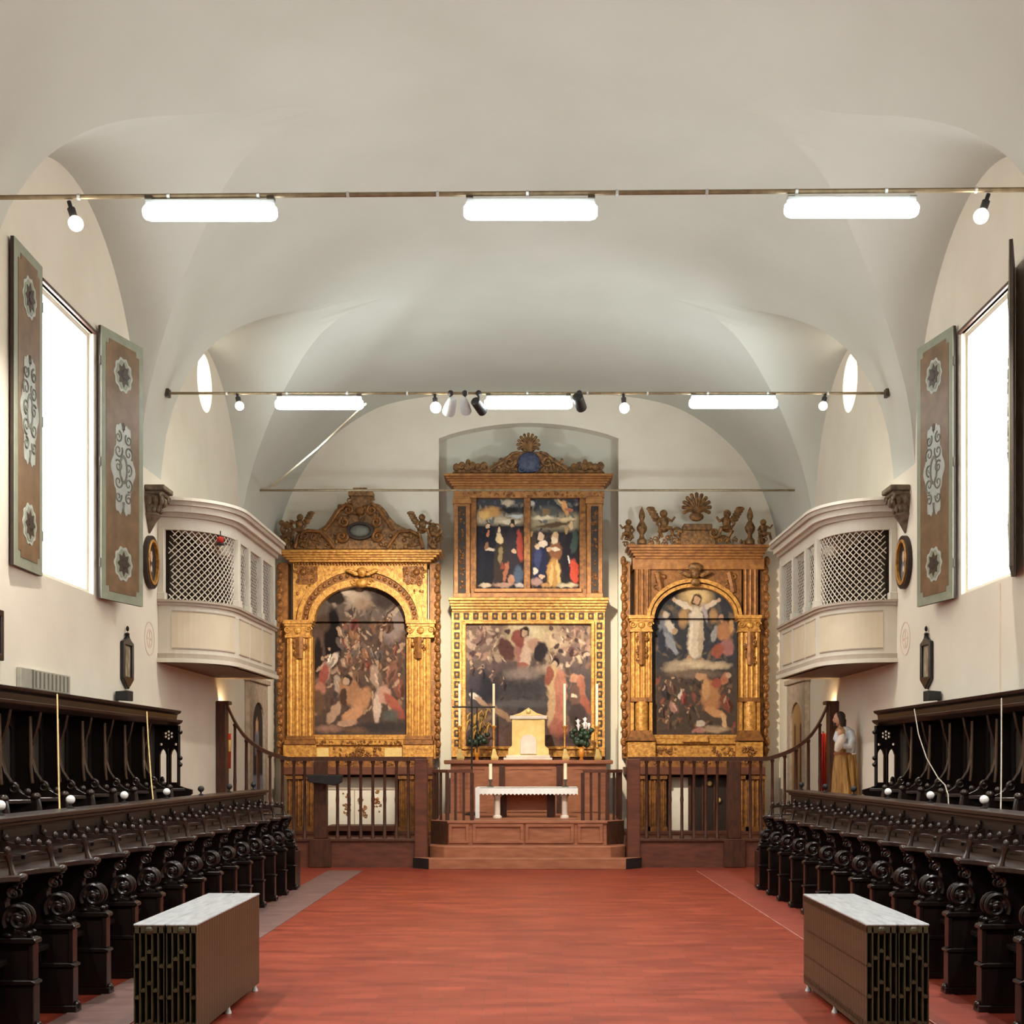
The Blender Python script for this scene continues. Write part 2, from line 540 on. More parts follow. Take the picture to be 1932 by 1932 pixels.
# stone borders along the stalls and the pale joints
M_ = M()
M_.box(-3.02, -2.5, 4.0, 18.9, 0, .006)
struct('trim_2', M_, 'border', 'dusty grey stone border along the stalls with the grille above')
M_ = M()
M_.box(2.58, 3.02, 4.0, 18.9, 0, .006)
struct('trim_3', M_, 'borderred', 'red stone border along the stalls on the statue side')
M_ = M()
M_.box(2.555, 2.572, 4.0, 18.9, 0, .008)
struct('trim_4', M_, 'joint', 'pale joint line beside the red stone border')
# presbytery floor behind the railing
M_ = M()
M_.box(-W, W, 19.86, YB + .3, 0, .30)
struct('floor_2', M_, 'step', 'raised brown floor behind the railing')

# ---------------------------------------------------------------- camera, world, render look
cam = bpy.data.cameras.new('camera')
co = bpy.data.objects.new('camera', cam)
COL.objects.link(co)
co.location = (0, 0, EYE)
co.rotation_euler = (pi / 2, 0, 0)
cam.sensor_width = 36
cam.sensor_fit = 'HORIZONTAL'
cam.lens = 36 * FL / 1932
cam.shift_x = -(CX - 966) / 1932
cam.shift_y = (HY - 966) / 1932
cam.clip_end = 100
SC = bpy.context.scene
SC.camera = co
wd = bpy.data.worlds.new('daylight')
SC.world = wd
wd.use_nodes = True
bg = wd.node_tree.nodes['Background']
sky = wd.node_tree.nodes.new('ShaderNodeTexSky')
sky.sky_type = 'NISHITA'
sky.sun_disc = False
sky.sun_elevation = math.radians(40)
wd.node_tree.links.new(sky.outputs['Color'], bg.inputs['Color'])
bg.inputs['Strength'].default_value = 0.3
SC.view_settings.view_transform = 'Standard'
SC.view_settings.look = 'None'
SC.view_settings.exposure = 0.70
SC.view_settings.gamma = 1
SC.view_settings.use_curve_mapping = False
SC.cycles.use_denoising = True
SC.cycles.max_bounces = 6
SC.cycles.diffuse_bounces = 4
SC.cycles.caustics_reflective = False
SC.cycles.caustics_refractive = False
SC.cycles.sample_clamp_indirect = 6
# ---------------------------------------------------------------- tie rods, lamps
def tie_rod(Y, z, r, label, slope=0.0, ends=True, W=4.6):
    t = thing('tie_rod', label, 'tie rod', (0, Y, z))
    m = M()
    m.tube([(-W + .001, Y, z - slope), (W - .001, Y, z + slope)], r, 8)
    m.build('rod', 'rod', t, smooth=True)
    if ends:
        for sx in (-1, 1):
            e = M()
            zz = z + sx * slope
            e.box(sx * W - .04 if sx > 0 else -W, W if sx > 0 else -W + .04, Y - .05, Y + .05, zz - .05, zz + .05)
            e.build('wall_anchor', 'iron', t)
        n = 12
        for i in range(1, n):
            x = -W + 2 * W * i / n
            e = M()
            zz = z + slope * x / W
            e.tube([(x - .012, Y, zz), (x + .012, Y, zz)], r * 1.35, 8)
            e.build('clip', 'fixture', t)
    return t


RODY = [10.65, 16.2, 21.9]
tie_rod(RODY[0], PZ(365, RODY[0]), .021, 'long steel tie rod level with the tall windows, carrying three large tube lights', .035, True, 4.60)
tie_rod(RODY[1], PZ(742, RODY[1]), .018, 'steel tie rod across the vault above both balconies', 0, True, 4.69)
tie_rod(RODY[2], PZ(925, RODY[2]), .020, 'bare thin tie rod just in front of the altarpieces', 0, False, 4.70)


def tube_light(cx, Y, z, label, length=1.14, rod_z=None, r=.055):
    t = thing('fluorescent_light', label, 'ceiling light', (cx, Y, z), 'tube lights on the tie rods')
    h = length / 2
    M().box(cx - h + .02, cx + h - .02, Y - .025, Y + .025, z + r - .005, z + r + .035).build('housing', 'fixture', t, bevel=.006)
    m = M()
    rings = []
    for i in range(13):
        a = -pi / 2 + pi * i / 12
        x = cx - (h - .06) + 2 * (h - .06) * i / 12
        q = 1.0
        rings.append((x, q))
    xs = [(-h, .55), (-h + .02, .85), (-h + .06, 1), (h - .06, 1), (h - .02, .85), (h, .55)]
    m.loft([[(cx + x, Y + .07 * q * cos(2 * pi * i / 12), z + r * q * sin(2 * pi * i / 12)) for i in range(12)] for x, q in xs])
    m.build('diffuser', 'tube' if Y < 12 else 'tube2', t, smooth=True)
    for sx in (-1, 1):
        M().box(cx + sx * (h - .05) - .03, cx + sx * (h - .05) + .03, Y - .04, Y + .04, z + r + .03, (rod_z or z + .12)).build('bracket', 'iron', t)
    return t


z1 = PZ(399, 11.02)
for (a, b, py, w) in ((275, 518, 401, 'grille box end'), (882, 1120, 399, 'middle one'), (1485, 1728, 395, 'statue side end')):
    Y = RODY[0]
    cxx = PX((a + b) / 2, Y)
    tube_light(cxx, Y, PZ(py, Y), 'white tube light on the tie rod level with the windows, ' + w, rod_z=PZ(372, Y), r=.072)
for (a, b, py, w) in ((523, 682, 763, 'end with the slanting wire'), (917, 1077, 762, 'middle one'), (1305, 1462, 761, 'statue side end')):
    Y = RODY[1]
    tube_light(PX((a + b) / 2, Y), Y, PZ(py, Y), 'white tube light on the tie rod between the balconies, ' + w, rod_z=PZ(744, Y), r=.07)


def bulb_lamp(px, py, Y, r, hold, label, power):
    x, z = PX(px, Y), PZ(py, Y)
    t = thing('bulb_lamp', label, 'lamp', (x, Y, z), 'bare bulbs on the tie rods')
    hx, hz = PX(hold[0], Y), PZ(hold[1], Y)
    m = M()
    d = Vector((hx - x, 0, hz - z))
    a = Vector((x, Y, z)) + d.normalized() * (r * .95)
    e = Vector((hx, Y, hz))
    m.tube([tuple(a), tuple(a.lerp(e, .55)), tuple(a.lerp(e, .6)), tuple(e)], [.032, .034, .018, .018], 10)
    m.build('holder', 'black', t, smooth=True)
    m = M()
    m.sph((x, Y, z), r, 16, 10)
    m.build('bulb', 'bulb', t, smooth=True)
    return t


bulb_lamp(143, 422, RODY[0], .062, (130, 380), 'round lit bulb on the tie rod level with the windows, above the grille box side', 0)
bulb_lamp(1851, 408, RODY[0], .062, (1865, 366), 'round lit bulb on the tie rod level with the windows, statue side', 0)
bulb_lamp(452, 766, RODY[1], .055, (447, 742), 'glaring bulb on the second tie rod beneath the round window with the wire', 0)
bulb_lamp(822, 769, RODY[1], .07, (820, 744), 'lit bulb on the second tie rod beside the two white spotlights', 0)
bulb_lamp(1178, 770, RODY[1], .065, (1176, 742), 'lit bulb on the second tie rod next after the lone black spotlight', 0)
bulb_lamp(1553, 766, RODY[1], .055, (1557, 742), 'glaring bulb on the second tie rod beneath the round window on the statue side', 0)


def spot_head(px, py, Y, lens, aim, label, rodpy, size=.10):
    x, z = PX(px, Y), PZ(py, Y)
    t = thing('spotlight', label, 'spotlight', (x, Y, z), 'spotlights on the second tie rod')
    d = Vector(aim) - Vector((x, Y, z))
    d.normalize()
    c = Vector((x, Y, z))
    m = M()
    if lens:
        # wide white reflector seen from behind and below
        m.tube([tuple(c - d * .14), tuple(c - d * .10), tuple(c + d * .02), tuple(c + d * .12)], [size * .45, size * .75, size, size * 1.1], 14)
        m.build('reflector', 'fixture', t, smooth=True)
        m = M()
        m.tube([tuple(c + d * .115), tuple(c + d * .125)], size * 1.0, 14)
        m.build('lens', 'spotglass', t)
    else:
        m.tube([tuple(c - d * .12), tuple(c - d * .1), tuple(c + d * .12), tuple(c + d * .13)], [size * .5, size * .75, size * .75, size * .7], 12)
        m.build('can', 'black', t, smooth=True)
        m = M()
        m.tube([tuple(c + d * .125), tuple(c + d * .135)], size * .6, 12)
        m.build('lens', 'spotglass', t)
    m = M()
    m.tube([tuple(c + Vector((0, 0, size * .7))), (x, Y, PZ(rodpy, Y))], .015, 8)
    m.sph((x, Y, PZ(rodpy, Y)), .04, 8, 6)
    m.build('clamp', 'black', t, smooth=True)
    return t


spot_head(850, 766, RODY[1], True, (-3.2, 23.5, 2.6), 'larger white spotlight clamped to the second tie rod, beside a lit bulb', 742, .078)
spot_head(877, 765, RODY[1], True, (0.0, 23.5, 3.2), 'smaller white spotlight on the second tie rod, beside a black one', 742, .066)
spot_head(903, 766, RODY[1] - .02, False, (3.1, 23.5, 2.6), 'black spotlight at the end of the cluster beside the middle tube light', 742, .085)
spot_head(1093, 758, RODY[1], False, (3.1, 23.5, 2.6), 'black spotlight alone at the other end of the middle tube light', 742, .095)


def spot(loc, aim, power, ang, col=(1, .86, .66), size=.08, blend=.6):
    l = bpy.data.lights.new('spot_light', 'SPOT')
    l.energy = power
    l.spot_size = math.radians(ang)
    l.spot_blend = blend
    l.color = col
    l.shadow_soft_size = size
    o = bpy.data.objects.new('spot_light', l)
    COL.objects.link(o)
    o.location = loc
    o.rotation_euler = (Vector(aim) - Vector(loc)).to_track_quat('-Z', 'Y').to_euler()


Y = RODY[1]
zz = PZ(775, Y)
spot((PX(850, Y), Y + .2, zz), (-3.2, 23.8, 3.3), 1650, 40)
spot((PX(877, Y), Y + .2, zz), (0.0, 23.8, 3.6), 1150, 40)
spot((PX(901, Y), Y + .2, zz), (3.1, 23.8, 3.3), 1600, 40)
spot((PX(1088, Y), Y + .2, zz), (0.0, 22.0, .9), 700, 26)
# the rod bulbs are reflector lamps throwing most of their light down
for (px, py, Yl, pw) in ((143, 430, RODY[0], 420), (1851, 416, RODY[0], 420), (452, 772, RODY[1], 50), (822, 776, RODY[1], 300), (1178, 778, RODY[1], 300), (1553, 772, RODY[1], 50)):
    xl, zl = PX(px, Yl), PZ(py, Yl) - .07
    spot((xl, Yl, zl), (xl * .88, Yl + .2, 0), pw, 140, (1, .95, .86), .06, 1.0)
for xl in (-3.9, 0, 3.9):  # added unseen downlights on an assumed nearer rod, brightening the lower walls
    spot((xl, 5.2, 6.4), (xl * .98, 5.8, 0), 520, 150, (1, .97, .92), .06, 1.0)
# added unseen spots over the balcony tops, brightening the dark far vault
for sx in (-1, 1):
    spot((sx * 4.0, 18.9, 5.32), (-sx * .4, 21.3, 8.8), 250, 125, (.86, .97, 1.0), .12, 1.0)
# wire from the second tie rod down to the third
m = M()
m.tube([(PX(690, 16.26), 16.26, PZ(762, 16.26)), (PX(600, 19.1), 19.1, PZ(845, 19.1)), (PX(510, 21.85), 21.85, PZ(920, 21.85))], .014, 6)
tag(m.build('slack_wire', 'wire'), 'pale wire running slantwise from a tube light to the thin far tie rod', 'wire')
# ---------------------------------------------------------------- choir stalls
STEP = 0.653
Y0 = 7.58


def arc2(cx, cy, r, a0, a1, n):
    return [(cx + r * cos(a0 + (a1 - a0) * i / n), cy + r * sin(a0 + (a1 - a0) * i / n)) for i in range(n + 1)]


def lower_row(s, label):
    ya, yb = 5.4, 16.42
    t = thing('choir_stall_row', label, 'choir stalls', (s * 3.3, (ya + yb) / 2, 0), 'choir stall rows')
    # back partition that serves as the desk of the upper row
    m = M(s)
    m.box(3.50, 3.62, ya, yb + .12, 0, 1.235)
    m.build('back_partition', 'darkback', t)
    m = M(s)
    m.box(3.44, 3.70, ya, yb + .14, 1.245, 1.285)
    m.box(3.47, 3.64, ya, yb + .13, 1.215, 1.248)
    m.build('desk_board', 'walnut', t, bevel=.008)
    yy = [Y0 + STEP * k for k in range(-3, 14)]
    # framed back panels
    for k, y in enumerate(yy[:-1]):
        m = M(s)
        m.plate([(y + .05, .50), (y + STEP - .05, .50), (y + STEP - .05, 1.20), (y + .05, 1.20)], [[(y + .11, .56), (y + STEP - .11, .56), (y + STEP - .11, 1.14), (y + .11, 1.14)]], 'x', 3.485, 3.502)
        m.build('back_panel', 'darkback', t)
        # seat, tipped down
        m = M(s)
        m.box(3.14, 3.48, y + .05, y + STEP - .05, .42, .46)
        m.build('seat', 'dark', t, bevel=.008)
        m = M(s)
        m.box(3.40, 3.46, y + .04, y + STEP - .04, .0, .42)
        m.build('kick_board', 'dark', t)
    # shoulder rail: a board scooped round each seat
    m = M(s)
    for k, y in enumerate(yy[:-1]):
        y2 = y + STEP
        hw = STEP / 2
        inner = [(3.06, y + .06), (3.10, y + .075)] + [(3.12 + .07 * sin(pi * i / 12) ** .7, y + .085 + (STEP - .17) * i / 12) for i in range(13)] + [(3.10, y2 - .075), (3.06, y2 - .06)]
        poly = [(3.50, y), (3.10, y)] + inner + [(3.10, y2), (3.50, y2)]
        m.prism(poly, 'z', .925, .965)
    m.build('shoulder_rail', 'walnut', t, bevel=.007)
    m = M(s)
    for k, y in enumerate(yy[:-1]):
        y2 = y + STEP
        inner = [(3.33 + .07 * sin(pi * i / 10), y + .03 + (STEP - .06) * i / 10) for i in range(11)]
        m.prism([(3.50, y + .01)] + inner + [(3.50, y2 - .01)], 'z', 1.005, 1.04)
        m.box(3.40, 3.49, y + .02, y2 - .02, .96, 1.01)
    m.build('upper_rail', 'walnut', t, bevel=.006)
    # one divider with its carving, then copies
    y = yy[0]
    m = M(s)
    prof = [(3.50, 0), (3.0, 0), (3.0, .55), (2.985, .565), (2.985, .59), (3.03, .60), (3.10, .62), (3.15, .70), (3.16, .80), (3.13, .88), (3.06, .925), (3.50, .925)]
    m.prism(prof, 'y', y - .032, y + .032)
    d = m.build('divider', 'dark', t, bevel=.006)
    m = M(s)
    m.box(2.965, 3.25, y - .055, y + .055, 0, .05)
    m.box(2.985, 3.24, y - .05, y + .05, .05, .30)
    m.prism([(2.975, .30), (3.24, .30), (3.24, .33), (3.0, .33), (2.97, .318)], 'y', y - .058, y + .058)
    m.box(2.99, 3.02, y - .044, y + .044, .33, .55)
    m.box(3.20, 3.23, y - .044, y + .044, .33, .55)
    m.prism([(2.975, .55), (3.24, .55), (3.24, .585), (2.985, .585), (2.97, .57)], 'y', y - .052, y + .052)
    m.build('pilaster', 'dark', d, bevel=.005)
    m = M(s)
    for sd in (-1, 1):
        m.spiral((3.085, y + sd * .038, .70), 'xz', .095, .02, 1.5, .018, a0=-.6, n=26)
        m.sph((3.085, y + sd * .04, .70), (.024, .02, .024), 8, 6)
        m.sph((3.02, y + sd * .03, .615), (.022, .02, .016), 8, 5)
        m.sph((3.15, y + sd * .035, .60), (.03, .02, .016), 8, 5)
        m.spiral((3.115, y + sd * .036, .855), 'xz', .045, .012, 1.1, .012, a0=2.2, n=14, sgn=-1)
    m.build('scroll_carving', 'dark', d, smooth=True)
    m = M(s)
    m.sph((3.075, y, .95), (.028, .06, .024), 10, 6)
    m.tube([(3.13, y, .96), (3.14, y, 1.0), (3.15, y, 1.045), (3.16, y, 1.085)], [.026, .018, .018, .030], 8)
    m.sph((3.165, y, 1.11), (.022, .02, .028), 10, 6)
    m.prism([(3.15, 1.05), (3.20, 1.065), (3.34, 1.075), (3.5, 1.05), (3.5, 1.14), (3.44, 1.125), (3.36, 1.105), (3.28, 1.10), (3.20, 1.10), (3.15, 1.10)], 'y', y - .018, y + .018)
    m.box(3.42, 3.5, y - .025, y + .025, .96, 1.06)
    for q, (xx, zz) in enumerate(((3.23, 1.115), (3.30, 1.12), (3.37, 1.13), (3.45, 1.15))):
        m.sph((xx, y, zz), (.022, .022, .026), 8, 6)
    m.build('arm_crest', 'walnut', d, smooth=True)
    m = M(s)
    m.sph((2.975, y, .045), (.025, .03, .03), 8, 5)
    m.build('foot_bead', 'walnut', d, smooth=True)
    for k in range(1, len(yy)):
        dup_part(d, (0, STEP * k, 0), t)
    # closing end board of the row
    m = M(s)
    m.box(2.99, 3.5, yy[-1] + .04, yb - .02, 0, .5)
    m.prism([(3.5, .5), (3.0, .5), (3.05, .62), (3.14, .8), (3.08, .93), (3.12, .97), (3.5, .97)], 'y', yb - .10, yb - .04)
    m.build('end_board', 'dark', t, bevel=.006)
    return t


lower_row(-1, 'long front row of blackened choir stalls on the side of the grey grille box')
lower_row(1, 'long front row of blackened choir stalls on the side where the robed statue stands')


def upper_row(s, label):
    ya, yb = 8.6, 15.42
    t = thing('choir_stall_row', label, 'choir stalls', (s * 4.4, (ya + yb) / 2, 0), 'choir stall rows')
    m = M(s)
    m.box(3.72, 4.85, ya, yb, 0, .30)
    m.build('platform', 'dark', t)
    m = M(s)
    m.box(4.60, 4.66, ya, yb - .04, .30, 2.10)
    m.build('back_wall', 'panelgrey', t)
    # cornice with two mouldings
    m = M(s)
    m.prism([(4.86, 2.10), (4.34, 2.10), (4.28, 2.14), (4.27, 2.17), (4.86, 2.17)], 'y', ya, yb + .03)
    m.build('lower_moulding', 'walnut', t, bevel=.005)
    m = M(s)
    m.prism([(4.86, 2.17), (4.34, 2.17), (4.33, 2.235), (4.29, 2.255), (4.28, 2.285), (4.86, 2.285)], 'y', ya, yb - .0)
    m.build('cornice', 'dark', t, bevel=.005)
    yy = [Y0 - STEP / 2 + STEP * k for k in range(2, 12)]
    for k, y in enumerate(yy):
        y2 = y + STEP
        if y2 < yb:
            m = M(s)
            m.plate([(y + .03, 1.36), (y2 - .03, 1.36), (y2 - .03, 2.08), (y + .03, 2.08)], [[(y + .10, 1.42), (y2 - .10, 1.42), (y2 - .10, 1.92)] + [(y + STEP / 2 + (STEP / 2 - .1) * cos(pi * i / 8), 1.92 + .1 * sin(pi * i / 8)) for i in range(9)] + [(y + .10, 1.92)]], 'x', 4.58, 4.602)
            m.build('back_panel', 'darkback', t)
            m = M(s)
            m.box(4.18, 4.60, y + .04, y2 - .04, .74, .78)
            m.build('seat', 'dark', t, bevel=.006)
            m = M(s)
            inner = [(4.24 + .22 * sin(pi * i / 12) ** .7, y + .07 + (STEP - .14) * i / 12) for i in range(13)]
            m.prism([(4.60, y), (4.14, y)] + inner + [(4.14, y2), (4.60, y2)], 'z', 1.30, 1.335)
            m.build('shoulder_rail', 'walnut', t, bevel=.005)
    y = yy[0]
    m = M(s)
    m.prism([(4.60, .30), (4.16, .30), (4.16, .74), (4.22, .80), (4.22, 1.1), (4.14, 1.2), (4.13, 1.34), (4.2, 1.36), (4.27, 1.40), (4.34, 1.47), (4.40, 1.56), (4.435, 1.68), (4.44, 1.80), (4.41, 1.90), (4.38, 2.0), (4.36, 2.10), (4.60, 2.10)], 'y', y - .028, y + .028)
    d = m.build('divider', 'dark', t, bevel=.005)
    m = M(s)
    m.tube([(4.425, y - .035, 1.46), (4.44, y - .035, 1.6), (4.445, y - .035, 2.06)], .016, 8)
    m.build('colonnette', 'polish', d, smooth=True)
    m = M(s)
    m.sph((4.15, y, 1.36), (.04, .05, .035), 10, 6)
    m.sph((4.22, y, 1.40), (.03, .03, .03), 8, 6)
    m.spiral((4.33, y - .03, 1.43), 'xz', .05, .015, 1.2, .013, a0=1.0, n=16)
    m.tube([(4.14, y, 1.18), (4.125, y, 1.25), (4.13, y, 1.30), (4.15, y, 1.36)], [.04, .03, .025, .03], 8)
    m.build('arm_carving', 'walnut', d, smooth=True)
    for k in range(1, len(yy)):
        dup_part(d, (0, STEP * k, 0), t)
    # pierced tracery screen at the altar end
    m = M(s)
    c = 4.43
    lan = []
    for cx in (c - .068, c + .068):
        lan.append([(cx - .042, 1.40), (cx + .042, 1.40), (cx + .042, 1.74), (cx + .025, 1.79), (cx, 1.82), (cx - .025, 1.79), (cx - .042, 1.74)])
    pet = [circle(c + .042 * cos(pi / 2 + 2 * pi * i / 6), 1.985 + .042 * sin(pi / 2 + 2 * pi * i / 6), .017, 10) for i in range(6)]
    eyes = [circle(c - .09, 1.87, .018, 8), circle(c + .09, 1.87, .018, 8)]
    m.plate([(4.60, .3), (4.60, 2.10), (4.31, 2.10), (4.30, 1.36), (4.22, 1.33), (4.14, 1.31), (4.14, 1.26), (4.22, 1.2), (4.24, .3)], lan + pet + eyes + [circle(c, 1.985, .016, 8)], 'y', yb - .05, yb)
    m.build('tracery_screen', 'dark', t)
    m = M(s)
    m.tube([(4.30, yb - .06, 1.36), (4.30, yb - .06, 2.1)], .022, 8)
    m.tube([(c, yb - .06, 1.38), (c, yb - .06, 1.82)], .012, 8)
    for zz in (1.62, 1.70, 2.02):
        m.sph((4.285, yb - .06, zz), (.035, .03, .03), 8, 6)
    m.sph((c + .07, yb - .07, 1.43), (.03, .02, .045), 8, 6)
    m.build('screen_carving', 'dark', t, smooth=True)
    return t


upper_row(-1, 'raised back row of dark panelled stalls with a cornice, under the grey grille box')
upper_row(1, 'raised back row of dark panelled stalls whose cornice carries the loosely curving cable')

# globe lamps along the desk boards
for s in (-1, 1):
    for k in range(7):
        y = 8.555 + 1.315 * k
        if y > 16.5:
            y = 16.44
        pale = k <= 3
        side = 'under the grille box' if s < 0 else 'on the statue side'
        nth = ['first', 'second', 'third', 'fourth', 'fifth', 'sixth', 'last'][k]
        lab = '%s globe on the stall desk %s, %s from the radiator end' % ('pale' if pale else 'dark', side, nth)
        if k in (0, 6):
            lab = '%s globe on the stall desk %s, %s' % ('pale shiny' if pale else 'dark', side, 'at the radiator end' if k == 0 else 'beside the railing')
        g = thing('desk_globe', lab, 'globe', (s * 3.62, y, 1.2852), 'globes on the stall desks')
        m = M(s)
        m.lathe([(.028, 0), (.028, .008), (.010, .014), (.010, .035)], 3.62, y, 10, 1.2852)
        m.build('stem', 'black', g, smooth=True)
        m = M(s)
        m.sph((3.62, y, 1.2852 + .068), .036, 14, 10)
        m.build('ball', 'globe' if pale else 'black', g, smooth=True)


# cords hanging in front of the upper stalls
def cord(pts, r, m, label):
    q = M()
    q.tube(pts, r, 6)
    o = q.build('hanging_cable', m, smooth=True)
    return tag(o, label, 'cord', 'cords hanging before the back stalls')


def pz(px, py, Y):
    return (PX(px, Y), Y, PZ(py, Y))


def cordline(px_pts, X0, X1, r, m, label):
    """cord from the cornice front (lateral X0) to the desk board (lateral X1)"""
    n = len(px_pts)
    pts = []
    for i, (px, py) in enumerate(px_pts):
        x = X0 + (X1 - X0) * (i / (n - 1))
        Y = FL * x / abs(px - CX)
        pts.append(pz(px, py, Y))
    return cord(pts, r, m, label)


cordline([(108, 1310), (109.5, 1400), (111, 1480), (112.5, 1529)], 4.24, 3.73, .007, 'cord', 'straight yellowed cord hanging before the back stalls under the grille box, nearer the camera')
cordline([(277, 1343), (280, 1400), (285, 1470), (289, 1510)], 4.24, 3.73, .007, 'cord', 'straight yellowed cord before the back stalls near the tracery screen, below the carved frame')
cordline([(1725, 1338), (1733, 1385), (1748, 1430), (1770, 1468), (1783, 1481), (1789, 1500), (1790, 1531)], 4.24, 3.73, .006, 'cordgrey', 'pale cable sagging in a loose curve before the back stalls near the statue')
cordline([(1889.5, 1318), (1889.5, 1400), (1889, 1480), (1888, 1544)], 4.24, 3.73, .006, 'cordgrey', 'straight pale cable before the back stalls on the statue side, nearer the camera')
m = M()
m.tube([(W - .008, FL * W / 893, 2.30), (W - .008, FL * W / 893, PZ(1100, FL * W / 893))], .006, 6)
tag(m.build('wall_cable', 'faint'), 'thin cable running up the bare plaster above the straight pale cable', 'cable')

# ---------------------------------------------------------------- radiators
def radiator(s, xa, ya, yb, top, label):
    """two banks of cast sections side by side"""
    t = thing('radiator', label, 'radiator', (s * (xa + .18), (ya + yb) / 2, 0), 'radiators in the aisle')
    wu = .178
    nsec = 28
    pitch = (yb - ya) / nsec
    zb0 = .05
    for u in range(2):
        x0 = xa + u * (wu + .012)
        y = ya
        cw = wu / 5
        m = M(s)
        m.box(x0, x0 + wu, y + .012, y + pitch * .78, zb0 + .04, zb0 + .065)
        # vertical tubes
        for i in range(6):
            xx = x0 + cw * i
            m.box(max(x0, xx - .0045), min(x0 + wu, xx + .0045), y, y + pitch * (.93 if i in (0, 5) else .82), zb0 + .0, top - .02)
        # bridges in chevrons
        peak = [0, .042, .084, .042, 0]
        for lvl in (.10, .255, .44):
            for i in range(5):
                z = lvl + peak[i]
                a, b = x0 + cw * i, x0 + cw * (i + 1)
                if lvl < .2:
                    z = zb0 + .03 + peak[i] * .4
                m.prism([(a, z), (b, z), (b, z + .010), ((a + b) / 2, z + .024), (a, z + .010)], 'y', y, y + pitch * .82)
        m.box(x0, x0 + wu, y, y + pitch * .82, top - .055, top - .012)
        m.sph((x0 + wu / 2, y + .004, top - .04), (.028, .014, .026), 10, 6)
        sec = m.build('radiator_section', 'rad', t)
        for k in range(1, nsec):
            dup_part(sec, (0, pitch * k, 0), t)
    # side plates closing the flanks, lids and feet
    for u in range(2):
        x0 = xa + u * (wu + .012)
        m = M(s)
        m.prism([(x0 - .003, top - .014), (x0 + wu + .003, top - .014), (x0 + wu + .003, top), (x0 - .003, top)], 'y', ya - .002, yb + .002)
        m.build('lid', 'radtop', t, bevel=.004)
    for xx in (xa + .02, xa + 2 * wu - .01):
        for yy_ in (ya + .06, (ya + yb) / 2, yb - .06):
            m = M(s)
            m.lathe([(.022, 0), (.022, .01), (.012, .03), (.016, zb0 + .04)], xx, yy_, 10)
            m.build('foot', 'fixture', t, smooth=True)
    return t


radiator(-1, 1.945, 7.32, 9.04, .70, 'low olive radiator on the red floor, in front of the stalls under the grille box')
radiator(1, 2.005, 7.36, 9.04, .695, 'low olive radiator on the red floor, in front of the stalls on the statue side')
